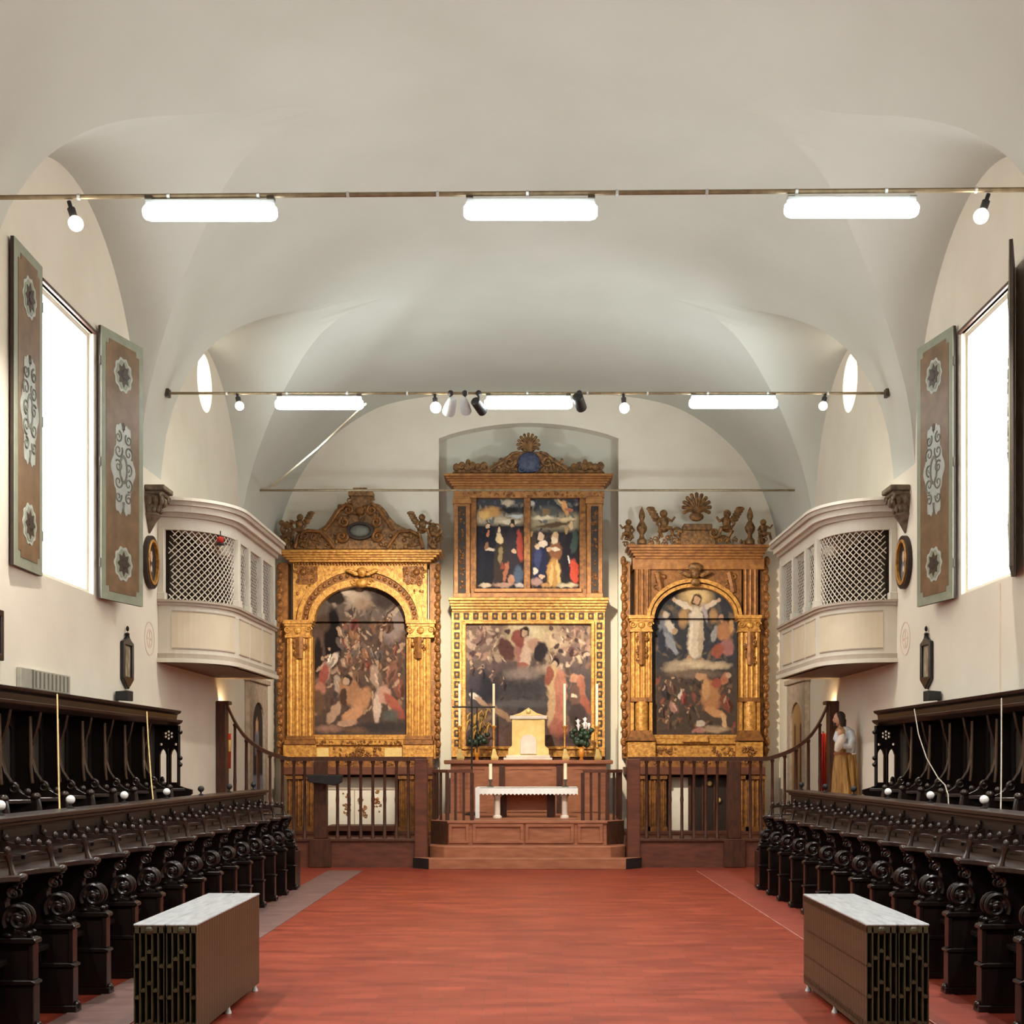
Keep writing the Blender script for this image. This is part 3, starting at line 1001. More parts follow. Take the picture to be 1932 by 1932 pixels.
# ---------------------------------------------------------------- shutters
def shutter(hinge, free, z0, z1, name_label, plain_back=False):
    """leaf from hinge point to free edge (plan points), painted face towards the room"""
    hx, hy = hinge
    fx, fy = free
    w = sqrt((fx - hx) ** 2 + (fy - hy) ** 2)
    h = z1 - z0
    t = thing('painted_shutter', name_label, 'shutter', (hx, hy, z0), 'painted window shutters')
    t.rotation_euler = (0, 0, atan2(fy - hy, fx - hx))
    # local frame: x along the leaf, y = thickness, z up; painted face is chosen to face the room centre
    n = Vector((-(fy - hy), fx - hx)) / w
    side = 1 if n.x * (-hx) > 0 else -1

    def fin(m, name, mt, par=None, bevel=0, y0=0):
        o = m.build(name, mt, None, bevel=bevel)
        o.parent = par or t
        return o

    def Yr(a, b):
        a, b = a * side, b * side
        return (min(a, b), max(a, b))
    m = M()
    a, b = Yr(-.03, 0)
    m.box(0, w, a, b, 0, h)
    board = fin(m, 'board', 'shedge')
    m = M()
    a, b = Yr(0, .008)
    m.box(.0, w, a, b, .0, h)
    fin(m, 'painted_face', 'shframe', bevel=.002)
    # field with notched corners
    c, e, q = .10, .07, .06
    x0, x1, q0, q1 = e + .02, w - e - .02, .10, h - .10
    pts = [(x0 + q, q0), (x1 - q, q0), (x1 - q, q0 + q), (x1, q0 + q), (x1, q1 - q), (x1 - q, q1 - q), (x1 - q, q1), (x0 + q, q1), (x0 + q, q1 - q), (x0, q1 - q), (x0, q0 + q), (x0 + q, q0 + q)]
    m = M()
    a, b = Yr(.008, .013)
    m.prism(pts, 'y', a, b)
    fin(m, 'field', 'shfield')
    cx = w / 2
    for zc in (h * .855, h * .145):
        m = M()
        a, b = Yr(.013, .017)
        m.prism(lobed(cx, zc, .175, 10, .06, 80, .195), 'y', a, b)
        med = fin(m, 'medallion', 'shpale')
        m = M()
        a, b = Yr(.017, .021)
        m.prism(lobed(cx, zc, .145, 10, .05, 80, .163), 'y', a, b)
        fin(m, 'medallion_ring', 'shframe', med)
        m = M()
        a, b = Yr(.021, .025)
        m.prism(star(cx, zc, .128, .085, 8, ry=1.12), 'y', a, b)
        m.prism(star(cx, zc, .06, .03, 8, ry=1.1), 'y', b if side > 0 else a, (b + .004) if side > 0 else (a - .004))
        fin(m, 'star', 'shdark', med)
    # tall scrolled cartouche in the middle
    zc = h * .50
    m = M()
    a, b = Yr(.013, .017)
    out = []
    for i in range(72):
        an = 2 * pi * i / 72
        rr = 1 + .13 * cos(6 * an) + .06 * cos(14 * an)
        out.append((cx + .205 * rr * cos(an), zc + .52 * rr * sin(an)))
    m.prism(out, 'y', a, b)
    car = fin(m, 'cartouche', 'shpale')
    m = M()
    yb_ = .017 * side
    rnd = random.Random(4)
    for sx in (-1, 1):
        for (zz, rr, st) in ((.36, .07, 0), (.20, .085, 1), (.02, .075, 2), (-.16, .085, 3), (-.33, .065, 4)):
            m.spiral((cx + sx * .10, yb_, zc + zz), 'xz', rr, .015, 1.3, .013, a0=rnd.uniform(0, 6), n=18, sgn=sx)
    m.tube([(cx - .02, yb_, zc + .46), (cx, yb_, zc + .53), (cx + .02, yb_, zc + .46)], .012, 6)
    m.tube([(cx, yb_, zc - .38), (cx, yb_, zc - .50)], [.02, .006], 6)
    fin(m, 'scrolls', 'shgrey', car)
    m = M()
    a, b = Yr(.017, .022)
    m.plate(circle(cx, zc, .085, 28, ry=.17), [circle(cx, zc, .055, 28, ry=.13)], 'y', a, b)
    fin(m, 'oval', 'shgrey', car)
    # hinges
    for zz in (h * .13, h * .5, h * .87):
        m = M()
        m.tube([(-.012, 0, zz - .05), (-.012, 0, zz + .05)], .012, 8)
        fin(m, 'hinge', 'iron')
    return t


ZT, ZBm = 6.58, 3.50
shutter((-W + .036, 12.40), (-W + .06, 11.66), ZBm, ZT, 'tall painted shutter flat on the wall, camera side of the window over the grille box')
shutter((-W + .06, 14.04), (-4.585, 14.84), ZBm, ZT, 'tall painted shutter swung out from the wall beside the carved bracket, grille box side')
shutter((W - .06, 14.06), (4.655, 14.86), ZBm, ZT, 'tall painted shutter swung out beside the carved bracket on the statue side')
shutter((W - .03, 12.44), (4.545, 11.74), ZBm, ZT, 'dark shutter seen edge on at the near side of the window above the curving cable')

# ---------------------------------------------------------------- carved brackets, oval pictures, station frames
def bracket(s, label):
    Y = 16.02
    zt, zl = PZ(920, Y), PZ(1006, Y)
    t = thing('carved_bracket', label, 'bracket', (s * W, Y, zl), 'carved stone brackets')
    m = M(s)
    m.box(W - .26, W - .001, Y - .20, Y + .20, zt - .07, zt)
    m.box(W - .22, W - .001, Y - .17, Y + .17, zt - .12, zt - .07)
    m.build('abacus', 'stone', t, bevel=.012)
    m = M(s)
    rings = []
    for (z, r, d) in ((zt - .12, .19, .20), (zt - .22, .17, .17), (zt - .34, .13, .13), (zt - .36, .15, .15), (zt - .45, .09, .09), (zl, .012, .02)):
        rings.append([(W - .001 - d * sin(pi * i / 10), Y + r * cos(pi * i / 10), z) for i in range(11)])
    m.loft(rings, True, True)
    m.build('tapered_body', 'stone', t)
    m = M(s)
    rnd = random.Random(7)
    for i in range(7):
        a = pi * (i + .5) / 7
        m.sph((W - .02 - .18 * sin(a), Y + .18 * cos(a), zt - .19), (.035, .035, .055), 8, 6)
        m.sph((W - .01 - .14 * sin(a), Y + .14 * cos(a), zt - .29), (.028, .028, .045), 8, 6)
    for sy in (-1, 1):
        m.spiral((W - .21, Y + sy * .17, zt - .14), 'yz', .055, .01, 1.4, .016, sgn=sy)
    m.build('acanthus_carving', 'stone', t, smooth=True)
    return t


bracket(-1, 'carved stone bracket above the oval picture, by the balcony with the dark lamp on top')
bracket(1, 'carved stone bracket above the oval picture, by the balcony on the statue side')


def vcol(o, fn):
    """paint a mesh's own vertices: fn(world co)->linear rgb"""
    me = o.data
    at = me.color_attributes.new('paint', 'FLOAT_COLOR', 'POINT')
    buf = []
    off = o.parent.location if o.parent else Vector((0, 0, 0))
    for v in me.vertices:
        c = fn(v.co + off)
        buf += [c[0], c[1], c[2], 1.0]
    at.data.foreach_set('color', buf)


def oval_picture(s, label):
    Y = 16.02
    z0, z1 = PZ(1111, Y), PZ(1011, Y)
    cz, rz, ry = (z0 + z1) / 2, (z1 - z0) / 2, .28
    t = thing('oval_picture', label, 'picture', (s * W, Y, cz), 'oval wall pictures')
    m = M(s)
    m.plate(circle(Y, cz, ry, 40, ry=rz), [circle(Y, cz, ry - .05, 40, ry=rz - .05)], 'x', W - .06, W - .002)
    m.build('outer_frame', 'blackgilt', t, bevel=.012)
    m = M(s)
    m.plate(circle(Y, cz, ry - .05, 40, ry=rz - .05), [circle(Y, cz, ry - .085, 40, ry=rz - .085)], 'x', W - .075, W - .002)
    m.build('gilt_ring', 'gold', t, bevel=.008)
    m = M(s)
    vs, fs = [], []
    n, k = 40, 10
    for j in range(k + 1):
        for i in range(n):
            a = 2 * pi * i / n
            q = j / k
            vs.append((W - .035, Y + (ry - .08) * q * cos(a), cz + (rz - .08) * q * sin(a)))
    for j in range(k):
        for i in range(n):
            fs.append((j * n + i, j * n + (i + 1) % n, (j + 1) * n + (i + 1) % n, (j + 1) * n + i))
    m.add(vs, fs)
    o = m.build('canvas', 'paint', t)

    def fn(p):
        y, z = p.y - Y, p.z - cz
        c = rgb(52, 46, 44)
        if (y / .09) ** 2 + ((z + .14) / .16) ** 2 < 1:
            c = rgb(120, 118, 120) if s > 0 else rgb(84, 70, 64)
        if (y / .05) ** 2 + ((z - .07) / .07) ** 2 < 1:
            c = rgb(206, 176, 150)
        if (y / .03) ** 2 + ((z + .08) / .04) ** 2 < 1:
            c = rgb(214, 200, 190)
        return c
    vcol(o, fn)
    return t


oval_picture(-1, 'oval framed portrait below the carved bracket, beside the balcony with the dark lamp on top')
oval_picture(1, 'oval framed portrait below the carved bracket, beside the balcony on the statue side')


def station(s, px, label, Yc=None):
    Y = Yc or FL * W / abs(px - CX)
    t = thing('station_frame', label, 'picture', (s * W, Y, PZ(1285, Y)), 'small carved station frames')
    hw = .19
    z0, z1 = PZ(1285, Y), PZ(1212, Y)
    m = M(s)
    out = [(Y - hw, z0 + .02), (Y - hw * .6, z0 - .03), (Y, z0 - .10), (Y + hw * .6, z0 - .03), (Y + hw, z0 + .02), (Y + hw, z1), (Y + hw * .5, z1 + .03), (Y + .04, z1 + .06), (Y - .04, z1 + .06), (Y - hw * .5, z1 + .03), (Y - hw, z1)]
    m.plate(out, [[(Y - hw + .06, z0 + .05), (Y + hw - .06, z0 + .05), (Y + hw - .06, z1 - .04), (Y - hw + .06, z1 - .04)]], 'x', W - .05, W - .002)
    m.build('carved_frame', 'dark', t, bevel=.008)
    m = M(s)
    m.tube([(W - .03, Y, z1 + .05), (W - .03, Y, z1 + .12)], [.03, .015], 8)
    m.sph((W - .03, Y, z1 + .10), (.025, .05, .02), 8, 6)
    m.sph((W - .03, Y, z1 + .165), (.02, .02, .035), 8, 6)
    m.build('finial', 'dark', t, smooth=True)
    m = M(s)
    n = 12
    vs = [(W - .022, Y - hw + .055 + (2 * hw - .11) * i / n, z0 + .045 + (z1 - z0 - .08) * j / 20) for j in range(21) for i in range(n + 1)]
    fs = [(j * 13 + i, j * 13 + i + 1, j * 13 + i + 14, j * 13 + i + 13) for j in range(20) for i in range(n)]
    m.add(vs, fs)
    o = m.build('picture_panel', 'paint', t)

    def fn(p):
        v = noise.noise(Vector((p.y * 14, p.z * 9, s * 3.1)))
        return rgb(150 + 60 * v, 138 + 60 * v, 116 + 60 * v)
    vcol(o, fn)
    return t


station(-1, 236, 'small dark carved frame with finial above the black wall box, grille box side')
station(1, 1752, 'small dark carved frame with finial above the black wall box, statue side')
# partial frame at the picture's edge
Y = 11.28
t = thing('station_frame', 'small dark frame beside the grille box, cut off by the edge of the view', 'picture', (-W, Y, 2.6), 'small carved station frames')
m = M(-1)
z0, z1 = PZ(1246, 11.4), PZ(1150, 11.4)
m.plate([(Y - .2, z0), (Y + .2, z0), (Y + .2, z1), (Y - .2, z1)], [[(Y - .14, z0 + .06), (Y + .14, z0 + .06), (Y + .14, z1 - .06), (Y - .14, z1 - .06)]], 'x', W - .05, W - .002)
m.build('carved_frame', 'dark', t, bevel=.008)
m = M(-1)
m.box(W - .03, W - .01, Y - .15, Y + .15, z0 + .05, z1 - .05)
m.build('picture_panel', 'brown', t)
# grey grille box on the wall
Ya, Yb2 = 11.86, 13.14
t = thing('wall_grille', 'long pale grey slotted grille box on the plaster above the back stalls', 'grille', (-W, 12.5, 2.36))
m = M(-1)
m.box(W - .05, W - .002, Ya, Yb2, 2.36, 2.56)
m.build('housing', 'vent', t, bevel=.008)
m = M(-1)
for i in range(9):
    y = Ya + .34 + .105 * i
    m.box(W - .056, W - .049, y, y + .03, 2.38, 2.54)
m.build('slots', 'ventdark', t)
m = M(-1)
m.box(W - .058, W - .049, Ya + .26, Ya + .29, 2.37, 2.55)
m.build('divider_bar', 'ventdark', t)
for s, px, lab in ((-1, 232, 'small black box on the wall below the small carved frame, grille box side'), (1, 1761, 'small black box on the wall below the small carved frame, statue side')):
    Y = FL * (W - .08) / abs(px - CX)
    z = PZ(1313, Y)
    t = thing('wall_lamp_box', lab, 'wall box', (s * W, Y, z), 'small black wall boxes')
    m = M(s)
    m.prism([(W - .17, z - .06), (W - .17, z + .06), (W - .02, z + .05), (W - .02, z - .05)], 'y', Y - .1, Y + .1)
    m.build('body', 'black', t, bevel=.006)
    m = M(s)
    m.box(W - .03, W - .002, Y - .03, Y + .03, z - .03, z + .03)
    m.build('wall_plate', 'black', t)
# faded consecration crosses
for s, lab in ((-1, 'faint painted consecration roundel below the oval portrait, balcony with lamp side'), (1, 'faint painted consecration roundel below the oval portrait, statue side')):
    Y, z = 16.05, PZ(1205, 16.05)
    m = M(s)
    for r in (.21, .12):
        m.plate(circle(Y, z, r, 32, ry=r * 1.05), [circle(Y, z, r - .016, 32, ry=r * 1.05 - .016)], 'x', W - .004, W - .0005)
    for a in range(4):
        m.prism([(Y + .1 * cos(a * pi / 2 - .22), z + .1 * sin(a * pi / 2 - .22)), (Y + .1 * cos(a * pi / 2 + .22), z + .1 * sin(a * pi / 2 + .22)), (Y, z)], 'x', W - .004, W - .0005)
    tag(m.build('wall_roundel', 'faint'), lab, 'wall painting', 'faded wall roundels')


# ---------------------------------------------------------------- balconies
def balcony(s, label):
    t = thing('choir_balcony', label, 'balcony', (s * W, 18.0, 2.95), 'choir balconies')
    z0, z1, z2, z3 = 2.965, 3.79, 4.72, 5.12
    # plan of the front: convex quarter curve off the wall then straight along it
    xs = []
    A = Vector((W, 16.42))
    ex, ey = 4.03, 17.35
    for i in range(15):
        a = pi / 2 * i / 14
        xs.append((ex + (W - ex) * (1 - sin(a) ** 1.15), 16.42 + (ey - 16.42) * (1 - cos(a) ** 1.0) ** 1.0))
    # exact quarter superellipse
    plan = []
    for i in range(15):
        a = pi / 2 * i / 14
        plan.append((W - (W - ex) * sin(a) ** .9, 16.42 + (ey - 16.42) * (1 - cos(a) ** .9)))
    plan += [(ex - .01, 18.0), (ex - .02, 18.8), (ex - .03, 19.75)]

    def offs(d):
        out = []
        for i, p in enumerate(plan):
            a = Vector(plan[max(i - 1, 0)])
            b = Vector(plan[min(i + 1, len(plan) - 1)])
            tg = (b - a).normalized()
            nn = Vector((tg.y, -tg.x))
            if nn.x > 0 and nn.y > 0:
                nn = -nn
            # outward = away from the wall / towards the camera
            c = Vector(p) + nn * d
            out.append((min(c.x, W - .001), c.y))
        out[0] = (W - .001, plan[0][1] - d)
        return out

    def shell(d_out, za, zb_, d_in=-.06):
        m = M(s)
        o, q = offs(d_out), offs(d_in)
        m.loft([[(o[i][0], o[i][1], za), (o[i][0], o[i][1], zb_), (q[i][0], q[i][1], zb_), (q[i][0], q[i][1], za)] for i in range(len(o))])
        return m
    shell(0, z0 + .10, z1 - .06).build('parapet', 'white', t)
    shell(.035, z1 - .07, z1 - .03).build('parapet_moulding', 'greytrim', t)
    shell(.06, z1 - .03, z1 + .0).build('parapet_cap', 'greytrim', t)
    shell(.03, z0 + .05, z0 + .12).build('base_moulding', 'greytrim', t)
    shell(.06, z0, z0 + .055).build('base_ledge', 'white', t)
    # raised panels on the parapet
    def strip(i0, i1, f0, f1, za, zb_, d0, d1):
        m = M(s)
        o, q = offs(d1), offs(d0)

        def at(L, u):
            k = min(int(u), len(L) - 2)
            f = u - k
            return (L[k][0] * (1 - f) + L[k + 1][0] * f, L[k][1] * (1 - f) + L[k + 1][1] * f)
        rings = []
        n = 14
        for k in range(n + 1):
            u = i0 + f0 + (i1 + f1 - i0 - f0) * k / n
            a, b = at(o, u), at(q, u)
            rings.append([(a[0], a[1], za), (a[0], a[1], zb_), (b[0], b[1], zb_), (b[0], b[1], za)])
        m.loft(rings)
        return m
    for (u0, u1) in ((1.6, 12.6), (14.1, 14.95), (15.08, 15.92), (16.08, 16.7)):
        strip(0, 0, u0, u1, z0 + .20, z1 - .15, 0, .008).build('parapet_panel', 'cream', t)
        for (za, zb_) in ((z0 + .185, z0 + .20), (z1 - .15, z1 - .135)):
            strip(0, 0, u0, u1, za, zb_, 0, .016).build('panel_moulding', 'greytrim', t)
    # posts
    o = offs(-.02)
    for u, hw in ((0.3, .05), (13.6, .06), (14.93, .045), (15.95, .045), (16.85, .045)):
        k = int(u)
        f = u - k
        p = (o[k][0] * (1 - f) + o[k + 1][0] * f, o[k][1] * (1 - f) + o[k + 1][1] * f)
        m = M(s)
        m.box(p[0] - hw, min(p[0] + hw, W - .001), p[1] - hw, p[1] + hw, z1 + .10, z2 + .02)
        m.box(p[0] - hw - .02, min(p[0] + hw + .02, W - .001), p[1] - hw - .02, p[1] + hw + .02, z1, z1 + .10)
        m.build('post', 'white', t, bevel=.008)
    # lattice: two sets of diagonal slats following the curve
    P = [Vector(p) for p in offs(-.03)]
    L = [0.0]
    for a, b in zip(P, P[1:]):
        L.append(L[-1] + (b - a).length)

    def along(d):
        for k in range(len(L) - 1):
            if d <= L[k + 1]:
                f = (d - L[k]) / (L[k + 1] - L[k])
                return P[k].lerp(P[k + 1], f)
        return P[-1]
    H = z2 - z1
    for (d0, d1) in ((.12, L[13] + .2), (L[14] + .03, L[15] - .06), (L[15] + .03, L[16] - .07), (L[16] + .02, L[17] - .1)):
        m = M(s)
        stp = .088
        w = d1 - d0
        n = int((w + H) / stp) + 1
        for sg in (1, -1):
            for k in range(n + 1):
                c = k * stp
                pts = []
                for j in range(13):
                    z = H * j / 12
                    d = c - z if sg > 0 else w - c + z
                    if 0 <= d <= w:
                        q = along(d0 + d)
                        pts.append((q.x, q.y, z1 + z))
                if len(pts) > 1:
                    m.tube(pts, .0075 if d0 < .2 else .0045, 4)
        m.build('lattice', 'latt', t)
    # dark inside
    # cornice
    shell(.0, z2, z2 + .16).build('frieze', 'white', t)
    shell(.05, z2 + .16, z2 + .22).build('frieze_moulding', 'greytrim', t)
    shell(.10, z2 + .22, z2 + .30).build('cornice', 'white', t)
    shell(.15, z2 + .30, z3 - .04).build('cornice_moulding', 'greytrim', t)
    # top slab and soffit as closed plan shapes
    o = offs(.17)
    m = M(s)
    m.prism(o + [(W - .001, 19.75)], 'z', z3 - .04, z3)
    m.build('top_slab', 'white', t)
    o = offs(0)
    m = M(s)
    m.prism(o + [(W - .001, 19.75)], 'z', z0 + .0, z0 + .045)
    m.build('soffit', 'soffit', t)
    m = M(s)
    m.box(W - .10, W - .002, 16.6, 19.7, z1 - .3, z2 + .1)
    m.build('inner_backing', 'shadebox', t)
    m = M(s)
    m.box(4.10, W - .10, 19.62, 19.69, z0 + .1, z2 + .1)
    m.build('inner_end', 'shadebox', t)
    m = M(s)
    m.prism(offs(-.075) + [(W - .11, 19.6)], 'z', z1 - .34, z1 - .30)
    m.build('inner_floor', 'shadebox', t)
    m = M(s)
    m.box(4.05, W - .02, 19.70, 19.75, z0 + .1, z2 + .2)
    m.build('far_side', 'white', t)
    return t


balcony(-1, 'white lattice fronted choir balcony with a small dark lamp on its top')
balcony(1, 'white lattice fronted choir balcony above the standing statue')
# small dark lamp lying on the left balcony top
Yq = 16.95
t = thing('balcony_lamp', 'small dark spotlight lying on top of the balcony', 'spotlight', (PX(330, Yq), Yq, 5.121))
m = M()
m.box(PX(318, Yq), PX(328, Yq), Yq - .05, Yq + .05, 5.121, 5.17)
m.build('base', 'black', t, bevel=.006)
m = M()
m.tube([(PX(327, Yq), Yq, 5.165), (PX(347, Yq), Yq - .02, 5.175)], [.045, .055], 10)
m.build('can', 'black', t, smooth=True)
# small red sanctuary lamp hanging at the balcony corner
Yq = 16.76
t = thing('hanging_lamp', 'tiny red hanging lamp at the corner post of the lattice balcony', 'lamp', (PX(416, Yq), Yq, PZ(1019, Yq)))
m = M()
xx, zz_ = PX(416, Yq), PZ(1019, Yq)
m.lathe([(.015, -.05), (.04, -.03), (.05, 0), (.045, .03), (.02, .045)], xx, Yq, 12, zz_)
m.build('red_glass', 'red', t, smooth=True)
m = M()
m.tube([(xx, Yq, zz_ + .04), (xx, Yq, 4.76)], .008, 6)
m.lathe([(.055, 0), (.055, .02)], xx, Yq, 12, zz_ - .065)
m.build('hanger', 'black', t)


# warm lamp under each balcony and the side door surrounds
for s in (-1, 1):
    t = thing('wall_lamp', 'warm lamp behind the tall railing post ' + ('under the balcony with the lamp on top' if s < 0 else 'beside the statue'), 'lamp', (s * W, 19.74, 2.42), 'warm lamps behind the railing posts')
    m = M(s)
    m.box(W - .05, W - .002, 19.70, 19.78, 2.36, 2.44)
    m.build('bracket', 'iron', t)
    m = M(s)
    m.sph((W - .075, 19.74, 2.47), .035, 12, 8)
    m.build('bulb', emit('warm balcony bulb', (1.0, .72, .40), 230), t, smooth=True)


def side_niche(s, label, dark):
    t = thing('wall_altar', label, 'wall altar', (s * W, 22.1, 1.0), 'stone framed wall altars')
    ya, yb = 21.45, 22.95
    zt = PZ(1288, 22.0)
    m = M(s)
    m.plate([(ya, .3), (yb, .3), (yb, zt), (ya, zt)], [[(ya + .28, .9), (yb - .28, .9), (yb - .28, 2.35)] + [((ya + yb) / 2 + (yb - ya - .56) / 2 * cos(pi * i / 12), 2.35 + .36 * sin(pi * i / 12)) for i in range(13)] + [(ya + .28, 2.35)]], 'x', W - .09, W - .002)
    m.build('stone_surround', 'pietra', t, bevel=.01)
    m = M(s)
    m.box(W - .13, W - .002, ya - .06, yb + .06, zt, zt + .09)
    m.build('cornice', 'pietra', t, bevel=.01)
    m = M(s)
    n, k = 14, 30
    zl, zh = .9, 2.72
    vs = [(W - .05, ya + .28 + (yb - ya - .56) * i / n, zl + (zh - zl) * j / k) for j in range(k + 1) for i in range(n + 1)]
    m.add(vs, [(j * (n + 1) + i, j * (n + 1) + i + 1, (j + 1) * (n + 1) + i + 1, (j + 1) * (n + 1) + i) for j in range(k) for i in range(n)])
    o = m.build('painted_panel', 'paint', t)
    yc = (ya + yb) / 2

    def fn(p):
        y, z = p.y - yc, p.z
        if dark:
            c = rgb(52, 48, 50)
            if abs(y) < .2 and 1.75 < z < 2.2:
                c = rgb(120, 122, 134)
            if (y / .12) ** 2 + ((z - 2.3) / .13) ** 2 < 1:
                c = rgb(206, 168, 128)
            if abs(y - .05) < .1 and 1.4 < z < 1.75:
                c = rgb(160, 130, 100)
            if z < 1.4:
                c = rgb(130, 136, 150)
            return c
        c = rgb(150, 120, 84)
        if abs(abs(y) - .25) < .07 and z < 2.3:
            c = rgb(84, 58, 42)
        return c
    vcol(o, fn)
    return t


side_niche(-1, 'stone framed arched dark painting low on the side wall beyond the balcony with the lamp', True)
side_niche(1, 'stone framed brown panel low on the side wall between the railing and the statue', False)
# ---------------------------------------------------------------- railing across the nave
RY = 19.55


def railing(s, label):
    t = thing('altar_railing', label, 'railing', (s * 3.2, RY, 0), 'altar railings')
    zr = PZ(1432, RY)
    k = RY / FL
    inner, mid = 1.665, 3.24
    zp = PZ(1582, RY)
    m = M(s)
    m.box(1.56, 4.85, RY - .05, RY + .28, 0, zp - .05)
    m.build('plinth', 'step', t)
    m = M(s)
    m.box(1.56, 4.85, RY - .075, RY + .28, zp - .05, zp)
    m.build('plinth_cap', 'rail', t, bevel=.01)
    # hand rail sweeping up to the wall post
    curve = [(1.58, 1430), (2.4, 1430), (3.3, 1430), (3.7, 1430), (3.87, 1428)]
    pts = [(1.58, RY, zr), (2.5, RY, zr), (3.4, RY, zr), (3.75, RY, zr)]
    for px, py in ((536, 1429), (522, 1425), (508, 1420), (494, 1413.5), (481, 1405), (469, 1395.5), (458, 1384), (449, 1371), (441, 1357), (434, 1342), (428, 1328)):
        pts.append((-PX(px, RY), RY, PZ(py + 1, RY)))
    m = M(s)
    m.loft([[(x - .0, RY - .045, z - .032), (x, RY + .045, z - .032), (x, RY + .045, z + .032), (x, RY - .045, z + .032)] for x, y, z in pts])
    m.build('hand_rail', 'rail', t)

    def railz(x):
        for a, b in zip(pts, pts[1:]):
            if a[0] <= x <= b[0]:
                return a[2] + (b[2] - a[2]) * (x - a[0]) / (b[0] - a[0])
        return zr
    xs = [1.87, 2.055, 2.24, 2.425, 2.615, 2.80, 2.98, 3.495, 3.665, 3.845, 4.04, 4.22, 4.41, 4.59]
    for x in xs:
        zt = railz(x) - .03
        m = M(s)
        H = zt - zp
        m.lathe([(.036, 0), (.036, .03), (.026, .06), (.024, H * .45), (.029, H * .5), (.024, H * .55), (.022, H - .05), (.032, H - .03), (.032, H)], x, RY, 10, zp)
        m.build('baluster', 'rail', t, smooth=True)
    # posts
    m = M(s)
    m.box(inner - .10, inner + .10, RY - .09, RY + .09, 0, zr + .0)
    m.build('end_post', 'step', t, bevel=.012)
    m = M(s)
    m.box(mid - .10, mid + .10, RY - .09, RY + .09, zp, zr - .03)
    m.box(mid - .17, mid + .17, RY - .10, RY + .09, 0, zp)
    m.build('middle_post', 'rail', t, bevel=.012)
    m = M(s)
    m.box(4.71, 4.865, RY - .10, RY + .10, 0, PZ(1324, RY))
    m.box(4.66, 4.865, RY - .11, RY + .11, PZ(1330, RY), PZ(1324, RY) + .01)
    m.build('wall_post', 'rail', t, bevel=.012)
    return t


railing(-1, 'dark wooden railing with a rising curved end, before the altarpiece with the oval medallion crest')
railing(1, 'dark wooden railing with a rising curved end, before the altarpiece with the shell crest')
# small shelf bracket on the middle post
t = thing('book_shelf', 'small dark sloping shelf fixed to the railing in front of the white altar front', 'shelf', (-3.1, RY - .1, 1.3))
m = M()
z0, z1 = PZ(1473, RY), PZ(1462, RY)
m.prism([(PX(583, RY), z1), (PX(650, RY), z1), (PX(648, RY), z0 - .02), (PX(636, RY), z0 - .07), (PX(590, RY), z0 - .02)], 'y', RY - .30, RY - .115)
m.build('board', 'black', t, bevel=.008)
m = M()
m.prism([(PX(584, RY), z0 + .03), (PX(626, RY), z0 + .03), (PX(608, RY), z0 - .14)], 'y', RY - .14, RY - .102)
m.build('support', 'rail', t)

# ---------------------------------------------------------------- central dais with steps
t = thing('altar_dais', 'brown wooden stepped dais with panelled front carrying the linen covered altar', 'dais', (0, 20.5, 0))
def oct_(x, y0, c, y1):
    return [(-x, y1), (-x, y0 + c), (-x + c, y0), (x - c, y0), (x, y0 + c), (x, y1)]
m = M(); m.prism(oct_(1.78, 19.17, .26, 19.442), 'z', 0, .165); lo = m.build('lower_step', 'brown', t, bevel=.012)
m = M(); m.prism(oct_(1.55, 19.445, .25, 22.0), 'z', 0.0, .335); m.build('upper_step', 'brown', t, bevel=.012)
ZD = .72
m = M(); m.prism(oct_(1.54, 19.82, .28, 22.58), 'z', .30, ZD - .05); m.build('dais_front', 'brown', t)
m = M(); m.prism(oct_(1.552, 19.79, .28, 22.58), 'z', ZD - .05, ZD); m.build('dais_top', 'brown', t, bevel=.01)
for s in (-1, 1):  # dark sheets paint the shade on chamfers that catch less light
    m = M(s); m.prism([(1.275, 19.786), (1.556, 20.067), (1.556, 20.30), (1.546, 20.30), (1.546, 20.08), (1.27, 19.80)], 'z', .336, ZD - .01); m.build('shaded_side_sheet', 'rail', t)
    m = M(s); m.prism([(1.52, 19.168), (1.785, 19.428), (1.785, 19.44), (1.775, 19.44), (1.51, 19.18)], 'z', .0, .163); m.build('shaded_step_end', 'black', t)
for a, b in ((-1.25, -.93), (-.87, -.06), (-.03, .74), (.80, 1.2)):
    m = M()
    m.plate([(a, .36), (b, .36), (b, ZD - .055), (a, ZD - .055)], [[(a + .05, .41), (b - .05, .41), (b - .05, ZD - .10), (a + .05, ZD - .10)]], 'y', 19.795, 19.82)
    m.build('front_panel', 'brown', t, bevel=.004)
# low side balustrades on the dais
def dais_rail(s, label):
    z1 = PZ(1452, 20.0)
    q = thing('dais_balustrade', label, 'balustrade', (s * 1.2, 20.0, ZD), 'balustrades on the dais')
    pth = [(.885, 19.90), (1.28, 19.90), (1.50, 20.13), (1.50, 20.62)]
    for (a, b) in zip(pth, pth[1:]):
        d = Vector((b[0] - a[0], b[1] - a[1])).normalized()
        nn = Vector((-d.y, d.x)) * .04
        m = M(s)
        m.prism([(a[0] - nn.x, a[1] - nn.y), (b[0] - nn.x, b[1] - nn.y), (b[0] + nn.x, b[1] + nn.y), (a[0] + nn.x, a[1] + nn.y)], 'z', z1 - .05, z1)
        m.build('top_rail', 'step', q)
        L = (Vector(b) - Vector(a)).length
        n = max(2, int(L / .11))
        for i in range(n + 1):
            p = Vector(a).lerp(Vector(b), i / n)
            if i in (0,) and a != pth[0]:
                continue
            m = M(s)
            r = .03 if i in (0, n) else .02
            m.box(p.x - r, p.x + r, p.y - r, p.y + r, ZD, z1 - .05)
            m.build('bar', 'rail', q)
    return q
